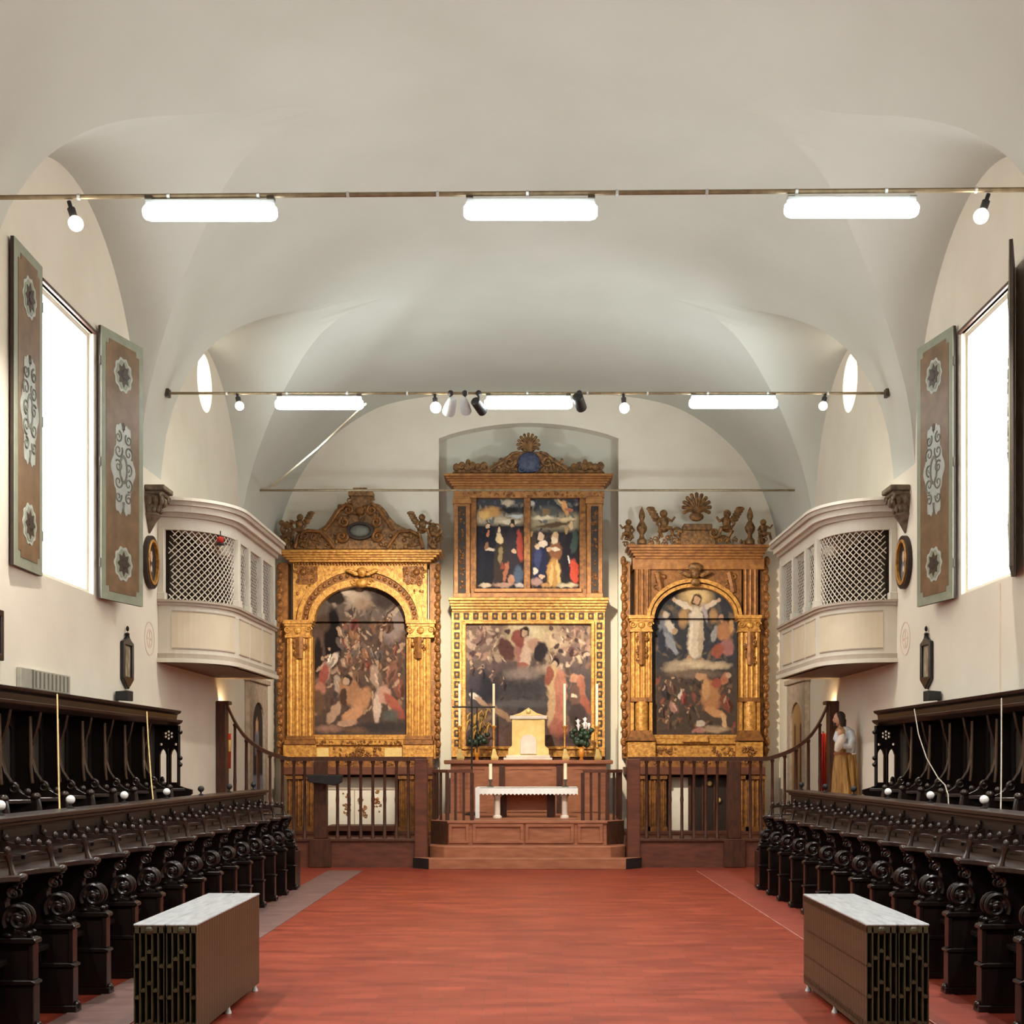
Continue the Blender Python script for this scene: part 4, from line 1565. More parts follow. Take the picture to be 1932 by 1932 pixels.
dais_rail(-1, 'low slatted balustrade on the dais beside the hanging end of the altar cloth')
dais_rail(1, 'low slatted balustrade on the dais, on the side of the altarpiece with the shell crest')

# ---------------------------------------------------------------- free standing altar table
t = thing('altar_table', 'altar table with a scalloped white cloth at the front of the dais', 'altar', (0, 20.9, ZD))
yt = 20.9
za = PZ(1485, yt)
m = M(); m.box(-.80, .80, yt - .30, yt + .35, za - .09, za - .008); m.build('table_top', 'brown', t, bevel=.01)
for x in (-.50, .62):
    m = M()
    m.lathe([(.075, 0), (.075, .03), (.05, .05), (.052, za - .09 - ZD - .08), (.075, za - .09 - ZD - .05), (.075, za - .09 - ZD)], x, yt - .18, 12, ZD)
    m.build('leg', 'marble', t, smooth=True)
for x in (-.42, .40):
    m = M(); m.box(x - .07, x + .07, yt + .1, yt + .25, ZD, za - .09); m.build('rear_support', 'rail', t)
m = M(); m.box(-.38, .38, yt + .14, yt + .18, ZD + .12, za - .09); m.build('back_panel', 'brown', t)
m = M()
hang = za - .115
n = 26
x0, x1 = -.86, .835
front = [(x0, za), (x1, za)]
sc = []
for i in range(n * 4 + 1):
    u = i / (n * 4)
    sc.append((x1 + (x0 - x1) * u, hang - .012 + .024 * abs(sin(pi * n * u))))
m.prism(front + sc, 'y', yt - .325, yt - .315)
m.box(x0, x1, yt - .325, yt + .36, za - .008, za)
m.box(x1 - .008, x1, yt - .32, yt + .36, hang, za - .008)
m.prism([(yt - .32, za), (yt + .36, za), (yt + .36, ZD + .005), (yt + .1, ZD + .01), (yt - .1, ZD + .005), (yt - .32, ZD + .008)], 'x', x0, x0 + .012)
m.box(x0, x0 + .07, yt - .33, yt - .318, ZD + .005, za)
m.build('altar_cloth', 'cloth', t)


def candle(x, y, z, h, label, cr=.022):
    q = thing('altar_candle', label, 'candle', (x, y, z), 'candles on the linen altar')
    m = M(); m.lathe([(.06, 0), (.06, .012), (.02, .03), (.015, .08), (.03, .10), (.034, .12), (.03, .13)], x, y, 12, z); m.build('holder', 'iron', q, smooth=True)
    m = M(); m.lathe([(cr, .13), (cr, h)], x, y, 12, z); m.build('wax_candle', 'wax', q, smooth=True)
candle(PX(925, yt), yt + .1, za, PZ(1441, yt) - za, 'short thick white candle on the linen altar, nearer the dark standing cross', .03)
candle(PX(1067, yt), yt + .1, za, PZ(1440, yt) - za, 'short thick white candle on the linen altar, farther from the dark standing cross', .03)

# ---------------------------------------------------------------- high altar with tabernacle
ya = 22.7
zt = PZ(1434, ya)
t = thing('high_altar', 'brown wooden high altar with projecting top shelf below the central altarpiece', 'altar', (0, ya, .3))
m = M(); m.box(PX(838, ya), PX(1156, ya), ya - .08, YB - .25, zt - .075, zt); m.build('altar_shelf', 'brown', t, bevel=.015)
m = M(); m.box(PX(850, ya), PX(1144, ya), ya, YB - .25, .30, zt - .075); m.build('altar_body', 'brown', t)
for a, b in ((862, 918), (942, 953), (958, 1046), (1050, 1062), (1078, 1135)):
    m = M()
    A, B = PX(a, ya), PX(b, ya)
    if b - a < 20:
        m.box(A, B, ya - .03, ya, .3, zt - .075)
        m.build('pilaster', 'rail', t)
    else:
        m.plate([(A, .74), (B, .74), (B, zt - .12), (A, zt - .12)], [[(A + .04, .80), (B - .04, .80), (B - .04, zt - .17), (A + .04, zt - .17)]], 'y', ya - .015, ya)
        m.build('altar_panel', 'brown', t)
yb_ = 22.85
zb1 = zt
q = thing('tabernacle', 'pale gold tabernacle with a bright arched door, at the centre of the high altar', 'tabernacle', (0, yb_, zt))
def X(px): return PX(px, yb_)
def Zp(py): return PZ(py, yb_)
zb1 = zt
z_b = zt + .09
m = M(); m.box(X(950), X(1042), yb_ - .1, yb_ + .5, zt, zt + .045); m.box(X(955), X(1038), yb_ - .07, yb_ + .5, zt + .045, z_b); m.build('base', 'marble', q, bevel=.008)
m = M()
m.box(X(966), X(1028), yb_, yb_ + .42, z_b, Zp(1357))
m.build('body', 'tab', q)
m = M()
m.prism([(X(958), z_b), (X(968), z_b), (X(968), Zp(1400)), (X(965), Zp(1408)), (X(959), Zp(1412))], 'y', yb_ - .02, yb_ + .2)
m.prism([(X(1036), z_b), (X(1026), z_b), (X(1026), Zp(1400)), (X(1029), Zp(1408)), (X(1035), Zp(1412))], 'y', yb_ - .02, yb_ + .2)
m.build('side_volute', 'tab', q, bevel=.006)
m = M()
m.box(X(962), X(1032), yb_ - .04, yb_ + .44, Zp(1357), Zp(1350))
m.build('cornice', 'marble', q, bevel=.008)
m = M()
m.prism([(X(966), Zp(1350)), (X(1028), Zp(1350)), (X(1012), Zp(1345)), (X(1003), Zp(1339)), (X(997), Zp(1335)), (X(991), Zp(1339)), (X(982), Zp(1345))], 'y', yb_ - .02, yb_ + .3)
m.sph((X(997), yb_ - .03, Zp(1342)), (.05, .03, .05), 10, 6)
m.build('crest', 'tab', q, bevel=.006)
m = M()
cx = X(997); hw = .15
m.prism([(cx - hw, z_b + .02), (cx + hw, z_b + .02), (cx + hw, Zp(1400))] + [(cx + hw * cos(pi * i / 12), Zp(1400) + .14 * sin(pi * i / 12)) for i in range(1, 12)] + [(cx - hw, Zp(1400))], 'y', yb_ - .03, yb_)
m.build('door', 'marble', q, bevel=.006)
m = M()
for xx in (970, 1024):
    m.box(X(xx) - .025, X(xx) + .025, yb_ - .02, yb_, z_b, Zp(1358))
m.build('pilaster_strip', 'tab', q)

def candlestick(px, label, y=22.74):
    x = PX(px, y)
    z = zt
    q = thing('candlestick', label, 'candlestick', (x, y, z), 'tall gilt candlesticks on the high altar')
    zc = PZ(1371, y) - z
    m = M()
    m.lathe([(.085, 0), (.085, .02), (.10, .03), (.09, .06), (.065, .10), (.05, .16), (.038, .19), (.022, .22)], x, y, 3, z)
    m.build('tripod_base', 'tab', q, bevel=.006)
    m = M()
    m.lathe([(.024, .21), (.032, .23), (.018, .26), (.016, zc - .12), (.028, zc - .09), (.018, zc - .06), (.030, zc - .03), (.055, zc), (.055, zc + .012), (.02, zc + .02)], x, y, 12, z)
    m.build('stem', 'gold', q, smooth=True)
    m = M()
    m.lathe([(.024, zc + .015), (.024, PZ(1290, y) - z)], x, y, 12, z)
    m.build('wax_candle', 'wax', q, smooth=True)
candlestick(867, 'tall gilt candlestick at the end of the high altar beyond the dark standing cross')
candlestick(931.5, 'tall gilt candlestick with candle beside the tabernacle, nearer the dark standing cross')
candlestick(1065.5, 'tall gilt candlestick with candle beside the tabernacle, before the red robed painted figure')
candlestick(1126.5, 'tall gilt candlestick at the end of the high altar next to the white lilies')

def vase(px, dry, label, seed):
    y = 23.02
    x = PX(px, y); z = zt
    q = thing('flower_vase', label, 'vase of flowers', (x, y, z), 'flower vases on the high altar')
    m = M(); m.lathe([(.035, 0), (.04, .01), (.022, .03), (.055, .09), (.062, .14), (.05, .19), (.032, .22), (.042, .24)], x, y, 14, z); m.build('vase', 'orange', q, smooth=True)
    rnd = random.Random(seed)
    m = M(); st = M(); fl = M()
    for i in range(26):
        a = rnd.uniform(0, 2 * pi); sp = rnd.uniform(.05, .22)
        h = rnd.uniform(.35, .75) if not dry else rnd.uniform(.3, .95)
        tip = (x + sp * cos(a), y + sp * .6 * sin(a), z + h)
        st.tube([(x, y, z + .22), (x + sp * .4 * cos(a), y + sp * .3 * sin(a), z + .22 + (h - .22) * .6), tip], .006, 4)
        if h < (.58 if not dry else .5):
            m.sph(tip, (.055, .03, .05), 6, 4)
        elif not dry:
            if i % 2:
                fl.lathe([(.008, -.08), (.02, -.03), (.045, .015), (.05, .025)], tip[0], tip[1], 6, tip[2])
                fl.sph(tip, (.03, .03, .05), 6, 4)
        else:
            fl.tube([(tip[0] - .02, tip[1], tip[2] - .18), (tip[0], tip[1], tip[2] - .05), (tip[0] + .05, tip[1], tip[2]), (tip[0] + .09, tip[1], tip[2] - .08)], [.012, .03, .024, .006], 5)
    for i in range(16):
        a = rnd.uniform(0, 2 * pi)
        m.sph((x + .10 * cos(a), y + .07 * sin(a), z + rnd.uniform(.28, .42)), (.06, .04, .05), 6, 4)
    st.build('stems', 'leaf', q)
    tag(m.build('leaves', 'leaf', q, smooth=True), 'dense dark leaves', kind='stuff')
    tag(fl.build('blossoms' if not dry else 'dried_fronds', 'flower' if not dry else 'dryleaf', q, smooth=True), 'white lily blossoms' if not dry else 'yellowed drooping fronds', kind='stuff')
vase(900, True, 'orange vase with yellowed drooping fronds on the high altar behind the dark standing cross', 3)
vase(1097, False, 'orange vase with white lilies on the high altar', 8)
# standing cross / lamp stand with a long crossbar, in front of the high altar
y = 21.9
x = PX(890, y)
q = thing('standing_cross', 'tall thin dark stand with a long horizontal bar before the high altar', 'cross', (x, y, ZD))
m = M(); m.tube([(x, y, ZD + .05), (x, y, PZ(1300, y))], .016, 8); m.build('pole', 'black', q, smooth=True)
m = M(); m.tube([(PX(853, y), y, PZ(1334, y)), (PX(934, y), y, PZ(1334, y))], .016, 8); m.build('crossbar', 'black', q, smooth=True)
m = M(); m.lathe([(.13, 0), (.13, .02), (.03, .06), (.03, .09)], x, y, 14, ZD); m.build('foot', 'black', q, smooth=True)
m = M(); m.tube([(PX(900, y), y, PZ(1420, y)), (PX(900, y), y, PZ(1334, y))], .012, 8); m.build('second_pole', 'black', q, smooth=True)
# ---------------------------------------------------------------- altarpieces
def pb(m, x0, x1, y0, y1, Yf, Yb):
    return m.box(PX(x0, Yf), PX(x1, Yf), Yf, Yb, PZ(y1, Yf), PZ(y0, Yf))


def pp(pts, Y):
    return [(PX(x, Y), PZ(y, Y)) for x, y in pts]


def pprism(m, pts, Yf, Yb):
    return m.prism(pp(pts, Yf), 'y', Yf, Yb)


def psph(m, x, y, r, Y, flat=.6, n=8):
    k = Y / FL
    rx, ry = r if isinstance(r, tuple) else (r, r)
    return m.sph((PX(x, Y), Y, PZ(y, Y)), (rx * k, min(rx, ry) * k * flat, ry * k), n, 6)


def pspiral(m, x, y, r, Y, tr, sgn=1, a0=0.0, turns=1.4):
    k = Y / FL
    return m.spiral((PX(x, Y), Y, PZ(y, Y)), 'xz', r * k, r * k * .2, turns, tr * k, a0=a0, sgn=sgn, n=20)


def foliage(m, rnd, x0, x1, y0, y1, Y, n, r=(2, 4)):
    """carved leaf work: leaflets and small curls over a rectangle"""
    for i in range(n):
        x, y = rnd.uniform(x0, x1), rnd.uniform(y0, y1)
        q = rnd.uniform(*r)
        if i % 3 == 0:
            pspiral(m, x, y, q * 1.1, Y - .01, q * .32, rnd.choice((-1, 1)), rnd.uniform(0, 6), 1.2)
        else:
            psph(m, x, y, (q * rnd.uniform(.5, 1), q * rnd.uniform(.6, 1.1)), Y, .7)


def stem(m, x, y0, y1, Y, w=1.3, dx=0):
    k = Y / FL
    m.tube([(PX(x - dx, Y), Y, PZ(y0, Y)), (PX(x, Y), Y - .01, PZ((y0 + y1) / 2, Y)), (PX(x + dx, Y), Y, PZ(y1, Y))], w * k, 6)


def wavy(m, x, y0, y1, Y, side, amp, n, w=6):
    """scalloped carved edging strip"""
    k = (y1 - y0) / n
    for i in range(n):
        y = y0 + (i + .5) * k
        psph(m, x + side * amp * (.4 if i % 2 else 1), y, (w * .8, k * .55), Y, .6)
        pspiral(m, x + side * amp * .7, y, k * .34, Y - .03, 1.1, side, 1.5 * i, 1.1)


def arc_pts(cx, cy, rx, ry, a0=0, a1=pi, n=24):
    return [(cx + rx * cos(a0 + (a1 - a0) * i / n), cy - ry * sin(a0 + (a1 - a0) * i / n)) for i in range(n + 1)]


def arch_band(m, cx, cy, r_out, r_in, Yf, Yb):
    o = arc_pts(cx, cy, *r_out)
    i = arc_pts(cx, cy, *r_in)
    m.loft([[(PX(a[0], Yf), Yf, PZ(a[1], Yf)), (PX(b[0], Yf), Yf, PZ(b[1], Yf)), (PX(b[0], Yf), Yb, PZ(b[1], Yf)), (PX(a[0], Yf), Yb, PZ(a[1], Yf))] for a, b in zip(o, i)])


def seraph(m, x, y, r, Y):
    """winged child's head"""
    psph(m, x, y, r, Y, .9, 10)
    psph(m, x, y - r * .5, (r * 1.05, r * .6), Y - .01, .9, 10)
    for s in (-1, 1):
        for q in range(4):
            psph(m, x + s * r * (1.2 + .5 * q), y + r * (.35 - .25 * q), (r * .75, r * .38), Y + .02, .6)
    psph(m, x, y + r * .2, (r * .18, r * .25), Y - r * Y / FL * .9, .9, 6)


def putto(m, x, y, h, Y, s, wing=True):
    """seated winged child carved in the round, facing side s"""
    psph(m, x, y - h * .36, h * .13, Y - .02, .95, 10)
    psph(m, x + s * h * .02, y - h * .10, (h * .15, h * .20), Y, .8, 10)
    psph(m, x, y + h * .12, (h * .18, h * .14), Y, .8, 10)
    k = Y / FL

    def p(a, b, d=0):
        return (PX(a, Y), Y + d, PZ(b, Y))
    m.tube([p(x, y + h * .12, -.04), p(x + s * h * .22, y + h * .14, -.10), p(x + s * h * .30, y + h * .38, -.06)], [h * .08 * k, h * .07 * k, h * .045 * k], 8)
    m.tube([p(x, y + h * .14, .02), p(x - s * h * .14, y + h * .24, -.06), p(x - s * h * .04, y + h * .42, -.03)], [h * .08 * k, h * .07 * k, h * .045 * k], 8)
    m.tube([p(x + s * h * .1, y - h * .2, 0), p(x + s * h * .26, y - h * .10, -.05), p(x + s * h * .36, y - h * .24, -.05)], [h * .055 * k, h * .05 * k, h * .035 * k], 8)
    m.tube([p(x - s * h * .1, y - h * .2, 0), p(x - s * h * .22, y - h * .02, -.04), p(x - s * h * .12, y + h * .12, -.06)], [h * .055 * k, h * .05 * k, h * .035 * k], 8)
    if wing:
        for q in range(5):
            a = -.2 + .32 * q
            psph(m, x - s * h * (.22 + .05 * q), y - h * (.16 + .09 * q), (h * .15, h * .075), Y + .06, .5)


def shell(m, x, y, r, Y, n=11):
    """scallop shell of ribs spreading from its foot"""
    k = Y / FL
    for i in range(n):
        a = pi * (-.12) + pi * 1.24 * i / (n - 1)
        tip = (PX(x + r * cos(a), Y), Y - .03, PZ(y - r * sin(a), Y))
        m.tube([(PX(x, Y), Y - .02, PZ(y + r * .45, Y)), (PX(x + r * .55 * cos(a), Y), Y - .06, PZ(y - r * .5 * sin(a) + r * .05, Y)), tip], [r * .06 * k, r * .13 * k, r * .15 * k], 6)
        m.sph(tip, r * .15 * k, 8, 6)


def fluted(m, x0, x1, y0, y1, Yf, Yb, n=5):
    pb(m, x0, x1, y0, y1, Yf + .03, Yb)
    w = (x1 - x0) / n
    k = Yf / FL
    for i in range(n):
        cx = x0 + w * (i + .5)
        m.tube([(PX(cx, Yf), Yf + .03, PZ(y1, Yf)), (PX(cx, Yf), Yf + .03, PZ(y0, Yf))], w * .36 * k, 8)


def capital(m, x0, x1, y0, y1, Yf, Yb):
    h = y1 - y0
    pb(m, x0, x1, y0, y0 + h * .22, Yf - .05, Yb)
    pb(m, x0 + 2, x1 - 2, y0 + h * .22, y0 + h * .36, Yf - .02, Yb)
    pb(m, x0 + 5, x1 - 5, y0 + h * .36, y1, Yf, Yb)
    pb(m, x0 + 3, x1 - 3, y1 - h * .14, y1, Yf - .02, Yb)
    for s in (0, 1):
        pspiral(m, (x0 + 8) if s == 0 else (x1 - 8), y0 + h * .55, h * .2, Yf - .02, 1.6, 1 if s else -1)
    psph(m, (x0 + x1) / 2, y0 + h * .6, (h * .22, h * .2), Yf - .01)


def cornice(m, x0, x1, y0, y1, Yf, Yb, steps=4, out=8):
    """stepped cornice, widest at the top"""
    h = (y1 - y0) / steps
    for i in range(steps):
        q = out * i / steps
        pb(m, x0 + q, x1 - q, y0 + h * i, y0 + h * (i + 1), Yf + .05 * i, Yb)


class Canvas:
    def __init__(self, bg, seed, grain=.16, varnish=.38):
        self.varnish = varnish
        self.tone = .66 if varnish > .3 else .9
        self.b, self.bg, self.seed, self.grain = [], bg, seed, grain * .6

    def e(self, x, y, rx, ry, col, ang=0, soft=.42):
        self.b.append((x, y, rx, ry, cos(math.radians(ang)), sin(math.radians(ang)), rgb(*col), soft))
        return self

    def fig(self, x, y, h, robe, skin=(206, 160, 128), lean=0, hair=(66, 48, 40), robe2=None):
        """a small robed figure: robe, second drape, arm, head, hair"""
        self.e(x + lean * .3, y + h * .12, h * .19, h * .40, robe, lean)
        r2 = robe2 or tuple(int(c * .7) for c in robe)
        self.e(x + h * .08, y + h * .25, h * .08, h * .28, r2, lean + 8)
        self.e(x - h * .06, y + h * .10, h * .035, h * .30, tuple(min(255, int(c * 1.25)) for c in robe), lean - 4)
        self.e(x - h * .13, y - h * .02, h * .05, h * .15, skin, 35 + lean)
        self.e(x, y - h * .34, h * .085, h * .10, hair)
        self.e(x - h * .012, y - h * .325, h * .06, h * .085, skin)
        return self

    def col(self, x, y):
        n1 = noise.noise(Vector((x * .11, y * .11, self.seed)))
        n2 = noise.noise(Vector((x * .11, y * .11, self.seed + 9.7)))
        wx, wy = x + 3.2 * n1 + 1.2 * noise.noise(Vector((x * .4, y * .4, self.seed))), y + 3.2 * n2 + 1.2 * noise.noise(Vector((x * .4, y * .4, self.seed + 7)))
        c = self.bg(x, y)
        for (bx, by, rx, ry, ca, sa, col, soft) in self.b:
            dx, dy = wx - bx, wy - by
            m = rx if rx > ry else ry
            if dx > m or dx < -m or dy > m or dy < -m:
                continue
            u = (dx * ca + dy * sa) / rx
            v = (-dx * sa + dy * ca) / ry
            d = u * u + v * v
            if d < 1:
                a = min(1.0, (1 - d) / soft)
                c = (c[0] + (col[0] - c[0]) * a, c[1] + (col[1] - c[1]) * a, c[2] + (col[2] - c[2]) * a)
        g = 1 + self.grain * (noise.noise(Vector((x * .22, y * .22, self.seed + 3))) + noise.noise(Vector((x * .07, y * .07, self.seed + 5))))
        lum = (c[0] * .35 + c[1] * .5 + c[2] * .15) * g
        k = self.varnish
        g *= self.tone
        lum *= self.tone
        return (c[0] * g * (1 - k) + lum * 1.25 * k, c[1] * g * (1 - k) + lum * .95 * k, c[2] * g * (1 - k) + lum * .74 * k)


def canvas_panel(cv, x0, x1, y0, y1, Y, parent, name='painting', arch=None, step=1.25):
    """flat painted panel; arch=(cx, cy, rx, ry) rounds its top"""
    nx, ny = int((x1 - x0) / step), int((y1 - y0) / step)
    m = M()
    cols, vs = [], []
    for j in range(ny + 1):
        for i in range(nx + 1):
            x, y = x0 + (x1 - x0) * i / nx, y0 + (y1 - y0) * j / ny
            if arch and y < arch[1]:
                q = sqrt(max(0, 1 - ((arch[1] - y) / arch[3]) ** 2))
                x = arch[0] + (x - arch[0]) * max(q, .02)
            cols.append(cv.col(x, y))
            vs.append((PX(x, Y), Y, PZ(y, Y)))
    m.add(vs, [(j * (nx + 1) + i, j * (nx + 1) + i + 1, (j + 1) * (nx + 1) + i + 1, (j + 1) * (nx + 1) + i) for j in range(ny) for i in range(nx)])
    o = m.build(name, 'paint', parent)
    at = o.data.color_attributes.new('paint', 'FLOAT_COLOR', 'POINT')
    buf = []
    for c in cols:
        buf += [c[0], c[1], c[2], 1.0]
    at.data.foreach_set('color', buf)
    return o


def mixc(a, b, t):
    t = max(0, min(1, t))
    return tuple(p + (q - p) * t for p, q in zip(a, b))


# ---- the five pictures (generic composed scenes)
D = lambda *c: rgb(*c)
SK = (214, 170, 138)
c1 = Canvas(lambda x, y: mixc(mixc(D(110, 98, 94), D(104, 78, 68), (y - 1130) / 60), D(92, 76, 74), (y - 1340) / 40), 1.3, .30)
c1.e(670, 1128, 34, 20, (196, 176, 156), 0, .9).e(650, 1118, 22, 12, (214, 198, 178), 0, .9).e(685, 1140, 20, 14, (176, 140, 116), 0, .9)
c1.e(628, 1125, 30, 14, (58, 44, 42), 20).e(728, 1130, 34, 24, (78, 62, 62), 0, .8).e(742, 1180, 26, 40, (166, 148, 150), 15, .8).e(735, 1160, 6, 44, (92, 66, 58), 38).e(750, 1150, 5, 30, (196, 178, 160), 50)
c1.e(628, 1205, 18, 66, (32, 24, 28)).e(610, 1175, 16, 22, (96, 70, 52), 0, .8).e(600, 1240, 9, 40, (48, 36, 38))
rn = random.Random(5)
for i in range(26):
    x, y = rn.uniform(645, 755), rn.uniform(1170, 1255)
    c1.fig(x, y, rn.uniform(26, 36), rn.choice([(150, 92, 62), (176, 110, 70), (120, 78, 62), (190, 150, 120), (150, 60, 50), (110, 96, 96)]), lean=rn.uniform(-25, 25), skin=rn.choice([SK, (190, 140, 110), (226, 196, 166)]))
for a in ((610, 1262, 60, (206, 150, 130), 10), (622, 1240, 44, (226, 206, 190), 25), (640, 1285, 44, (190, 170, 160), -10), (668, 1275, 46, (140, 100, 72), 5), (712, 1270, 62, (196, 160, 140), -12), (735, 1262, 54, (166, 100, 76), 18), (755, 1290, 56, (150, 76, 60), -8)):
    c1.fig(a[0], a[1], a[2], a[3], lean=a[4])
c1.e(610, 1275, 10, 26, (190, 70, 60), 15).e(604, 1300, 12, 14, (206, 120, 96))
c1.e(600, 1325, 14, 26, (120, 84, 60)).e(630, 1345, 10, 26, (206, 160, 130), 30).e(660, 1305, 22, 34, (196, 128, 76), -20).e(682, 1325, 15, 36, (214, 140, 80), 25).e(664, 1350, 26, 14, (226, 150, 90), -35).e(655, 1364, 22, 7, (214, 160, 130), -5).e(648, 1315, 8, 18, (92, 60, 46)).e(655, 1283, 11, 13, (70, 52, 46)).e(653, 1285, 7, 9, SK)
c1.e(712, 1335, 8, 40, (226, 196, 180), 4).e(725, 1310, 14, 20, (226, 160, 140)).e(740, 1325, 26, 10, (206, 84, 60), 48).e(752, 1345, 18, 9, (190, 66, 50), 40).e(738, 1350, 20, 14, (96, 104, 100), 0, .8)
c1.e(720, 1372, 60, 12, (70, 66, 70), 0, .8).e(620, 1375, 34, 9, (170, 120, 100), 0, .9).e(672, 1378, 30, 8, (130, 90, 70), 0, .9)

c2 = Canvas(lambda x, y: mixc(mixc(D(150, 120, 108), D(96, 88, 96), (y - 1215) / 60), D(130, 94, 86), (y - 1330) / 60), 2.7, .30)
c2.e(1003, 1200, 62, 42, (246, 222, 160), 0, .95).e(992, 1190, 36, 22, (255, 240, 190), 0, .9).e(960, 1225, 34, 24, (232, 200, 150), 0, .9).e(1046, 1212, 34, 22, (236, 206, 160), 0, .9)
for i in range(54):
    s = rn.choice((-1, 1))
    x, y = 997 + s * rn.uniform(38, 116), rn.uniform(1182, 1258)
    c2.e(x, y, rn.uniform(4, 11), rn.uniform(3, 7), rn.choice([(206, 172, 150), (190, 146, 124), (226, 200, 170), (120, 84, 84), (92, 66, 76), (160, 116, 100)]), rn.uniform(-60, 60), .6)
for a in ((900, 1205, 30), (915, 1190, 28), (935, 1215, 34), (1060, 1200, 34), (1085, 1190, 30), (1075, 1225, 32), (1100, 1215, 28), (905, 1235, 30), (1040, 1235, 30), (950, 1240, 30)):
    c2.fig(a[0], a[1], a[2], rn.choice([(190, 140, 124), (206, 176, 150), (120, 80, 84)]), lean=rn.uniform(-40, 40))
c2.e(984, 1222, 15, 38, (206, 120, 112), -6).e(992, 1235, 11, 40, (240, 200, 176), 4).e(978, 1205, 12, 20, (176, 72, 66), -20).e(1008, 1215, 14, 14, (226, 166, 140), 20).e(990, 1193, 9, 12, (70, 46, 40)).e(990, 1195, 6, 8, (226, 180, 146)).e(955, 1225, 16, 26, (120, 66, 66), -25).e(1020, 1230, 14, 22, (66, 56, 70), 10).e(985, 1258, 12, 10, (206, 96, 80))
c2.e(985, 1272, 40, 18, (180, 160, 156), 0, .9).e(940, 1258, 40, 12, (120, 96, 104), 0, .9).e(1035, 1262, 34, 12, (206, 180, 160), 0, .9).e(985, 1300, 60, 24, (84, 84, 96), 0, .9).e(985, 1328, 66, 10, (110, 112, 120), 0, .7)
c2.e(912, 1300, 36, 40, (52, 54, 72), 0, .8).e(895, 1285, 14, 24, (76, 70, 90), 0, .8)
for a in ((892, 1262, 26, (84, 60, 66)), (910, 1268, 30, (66, 56, 76)), (930, 1275, 30, (120, 90, 96)), (950, 1290, 30, (80, 72, 84))):
    c2.fig(*a)
c2.e(895, 1313, 10, 7, (230, 226, 214), 20).e(910, 1326, 22, 6, (190, 150, 126), 38).e(945, 1345, 30, 7, (200, 150, 110), 38).e(930, 1395, 26, 16, (150, 110, 112), 20, .8).e(905, 1360, 18, 30, (150, 110, 60), 15, .8).e(888, 1400, 10, 30, (80, 60, 70))
c2.e(1048, 1250, 9, 11, (54, 38, 36)).e(1046, 1254, 6, 8, (226, 186, 156)).e(1046, 1290, 18, 40, (236, 196, 130), -6).e(1058, 1300, 13, 44, (224, 130, 100), -4).e(1036, 1275, 8, 22, (190, 84, 66), 10).e(1050, 1345, 19, 46, (222, 116, 92), 6).e(1040, 1335, 8, 40, (240, 190, 130), 8).e(1060, 1380, 12, 24, (206, 92, 78), 8)
c2.e(1088, 1280, 15, 9, (226, 150, 110)).e(1096, 1300, 9, 30, (206, 110, 80), -5).e(1085, 1315, 12, 26, (130, 90, 80)).e(1083, 1312, 7, 4, (240, 230, 200)).e(1105, 1330, 8, 22, (190, 84, 60), -20).e(1090, 1350, 20, 26, (84, 66, 70)).e(1075, 1395, 30, 14, (90, 70, 76), 0, .8)

c3 = Canvas(lambda x, y: mixc(mixc(D(70, 72, 80), D(196, 178, 146), (y - 966) / 12), D(46, 44, 52), (y - 984) / 10), 3.3, .22, .15)
c3.e(926, 966, 24, 13, (206, 152, 80), 0, .7).e(914, 972, 14, 10, (226, 180, 100), 0, .7).e(958, 948, 15, 8, (206, 190, 160), 0, .8).e(960, 962, 20, 6, (48, 46, 50), 0, .7).e(975, 974, 22, 4, (196, 204, 206), 0, .8).e(960, 985, 24, 5, (230, 218, 190), 0, .8)
c3.e(921, 1050, 22, 60, (38, 40, 52)).e(945, 1055, 15, 55, (66, 56, 52), 3).e(967, 1050, 15, 58, (58, 52, 60), -3).e(981, 1030, 7, 34, (190, 70, 56), -4).e(905, 1060, 10, 52, (44, 46, 58))
c3.e(921, 994, 6, 9, (40, 32, 32)).e(921, 994, 4, 6, (232, 196, 160)).e(921, 1008, 5, 7, (220, 130, 90)).e(941, 998, 6, 9, (60, 44, 40)).e(941, 999, 4, 7, (236, 204, 170)).e(942, 1016, 7, 12, (230, 200, 150)).e(966, 988, 6, 9, (58, 44, 40)).e(966, 991, 4, 6, (216, 170, 130)).e(924, 1037, 12, 4, (226, 206, 180)).e(917, 1030, 5, 8, (160, 110, 80), 20).e(944, 1048, 5, 18, (150, 130, 90), 5).e(955, 1078, 5, 22, (190, 110, 80), 10).e(948, 1068, 4, 8, (160, 70, 60)).e(978, 1085, 10, 22, (84, 104, 130), 0, .6).e(970, 1040, 4, 5, (216, 176, 140)).e(965, 1095, 8, 12, (196, 140, 110))
c3.e(915, 1104, 14, 5, (216, 196, 170), 0, .7).e(950, 1104, 22, 6, (190, 150, 130), 0, .7).e(980, 1104, 10, 5, (206, 196, 190), 0, .7)

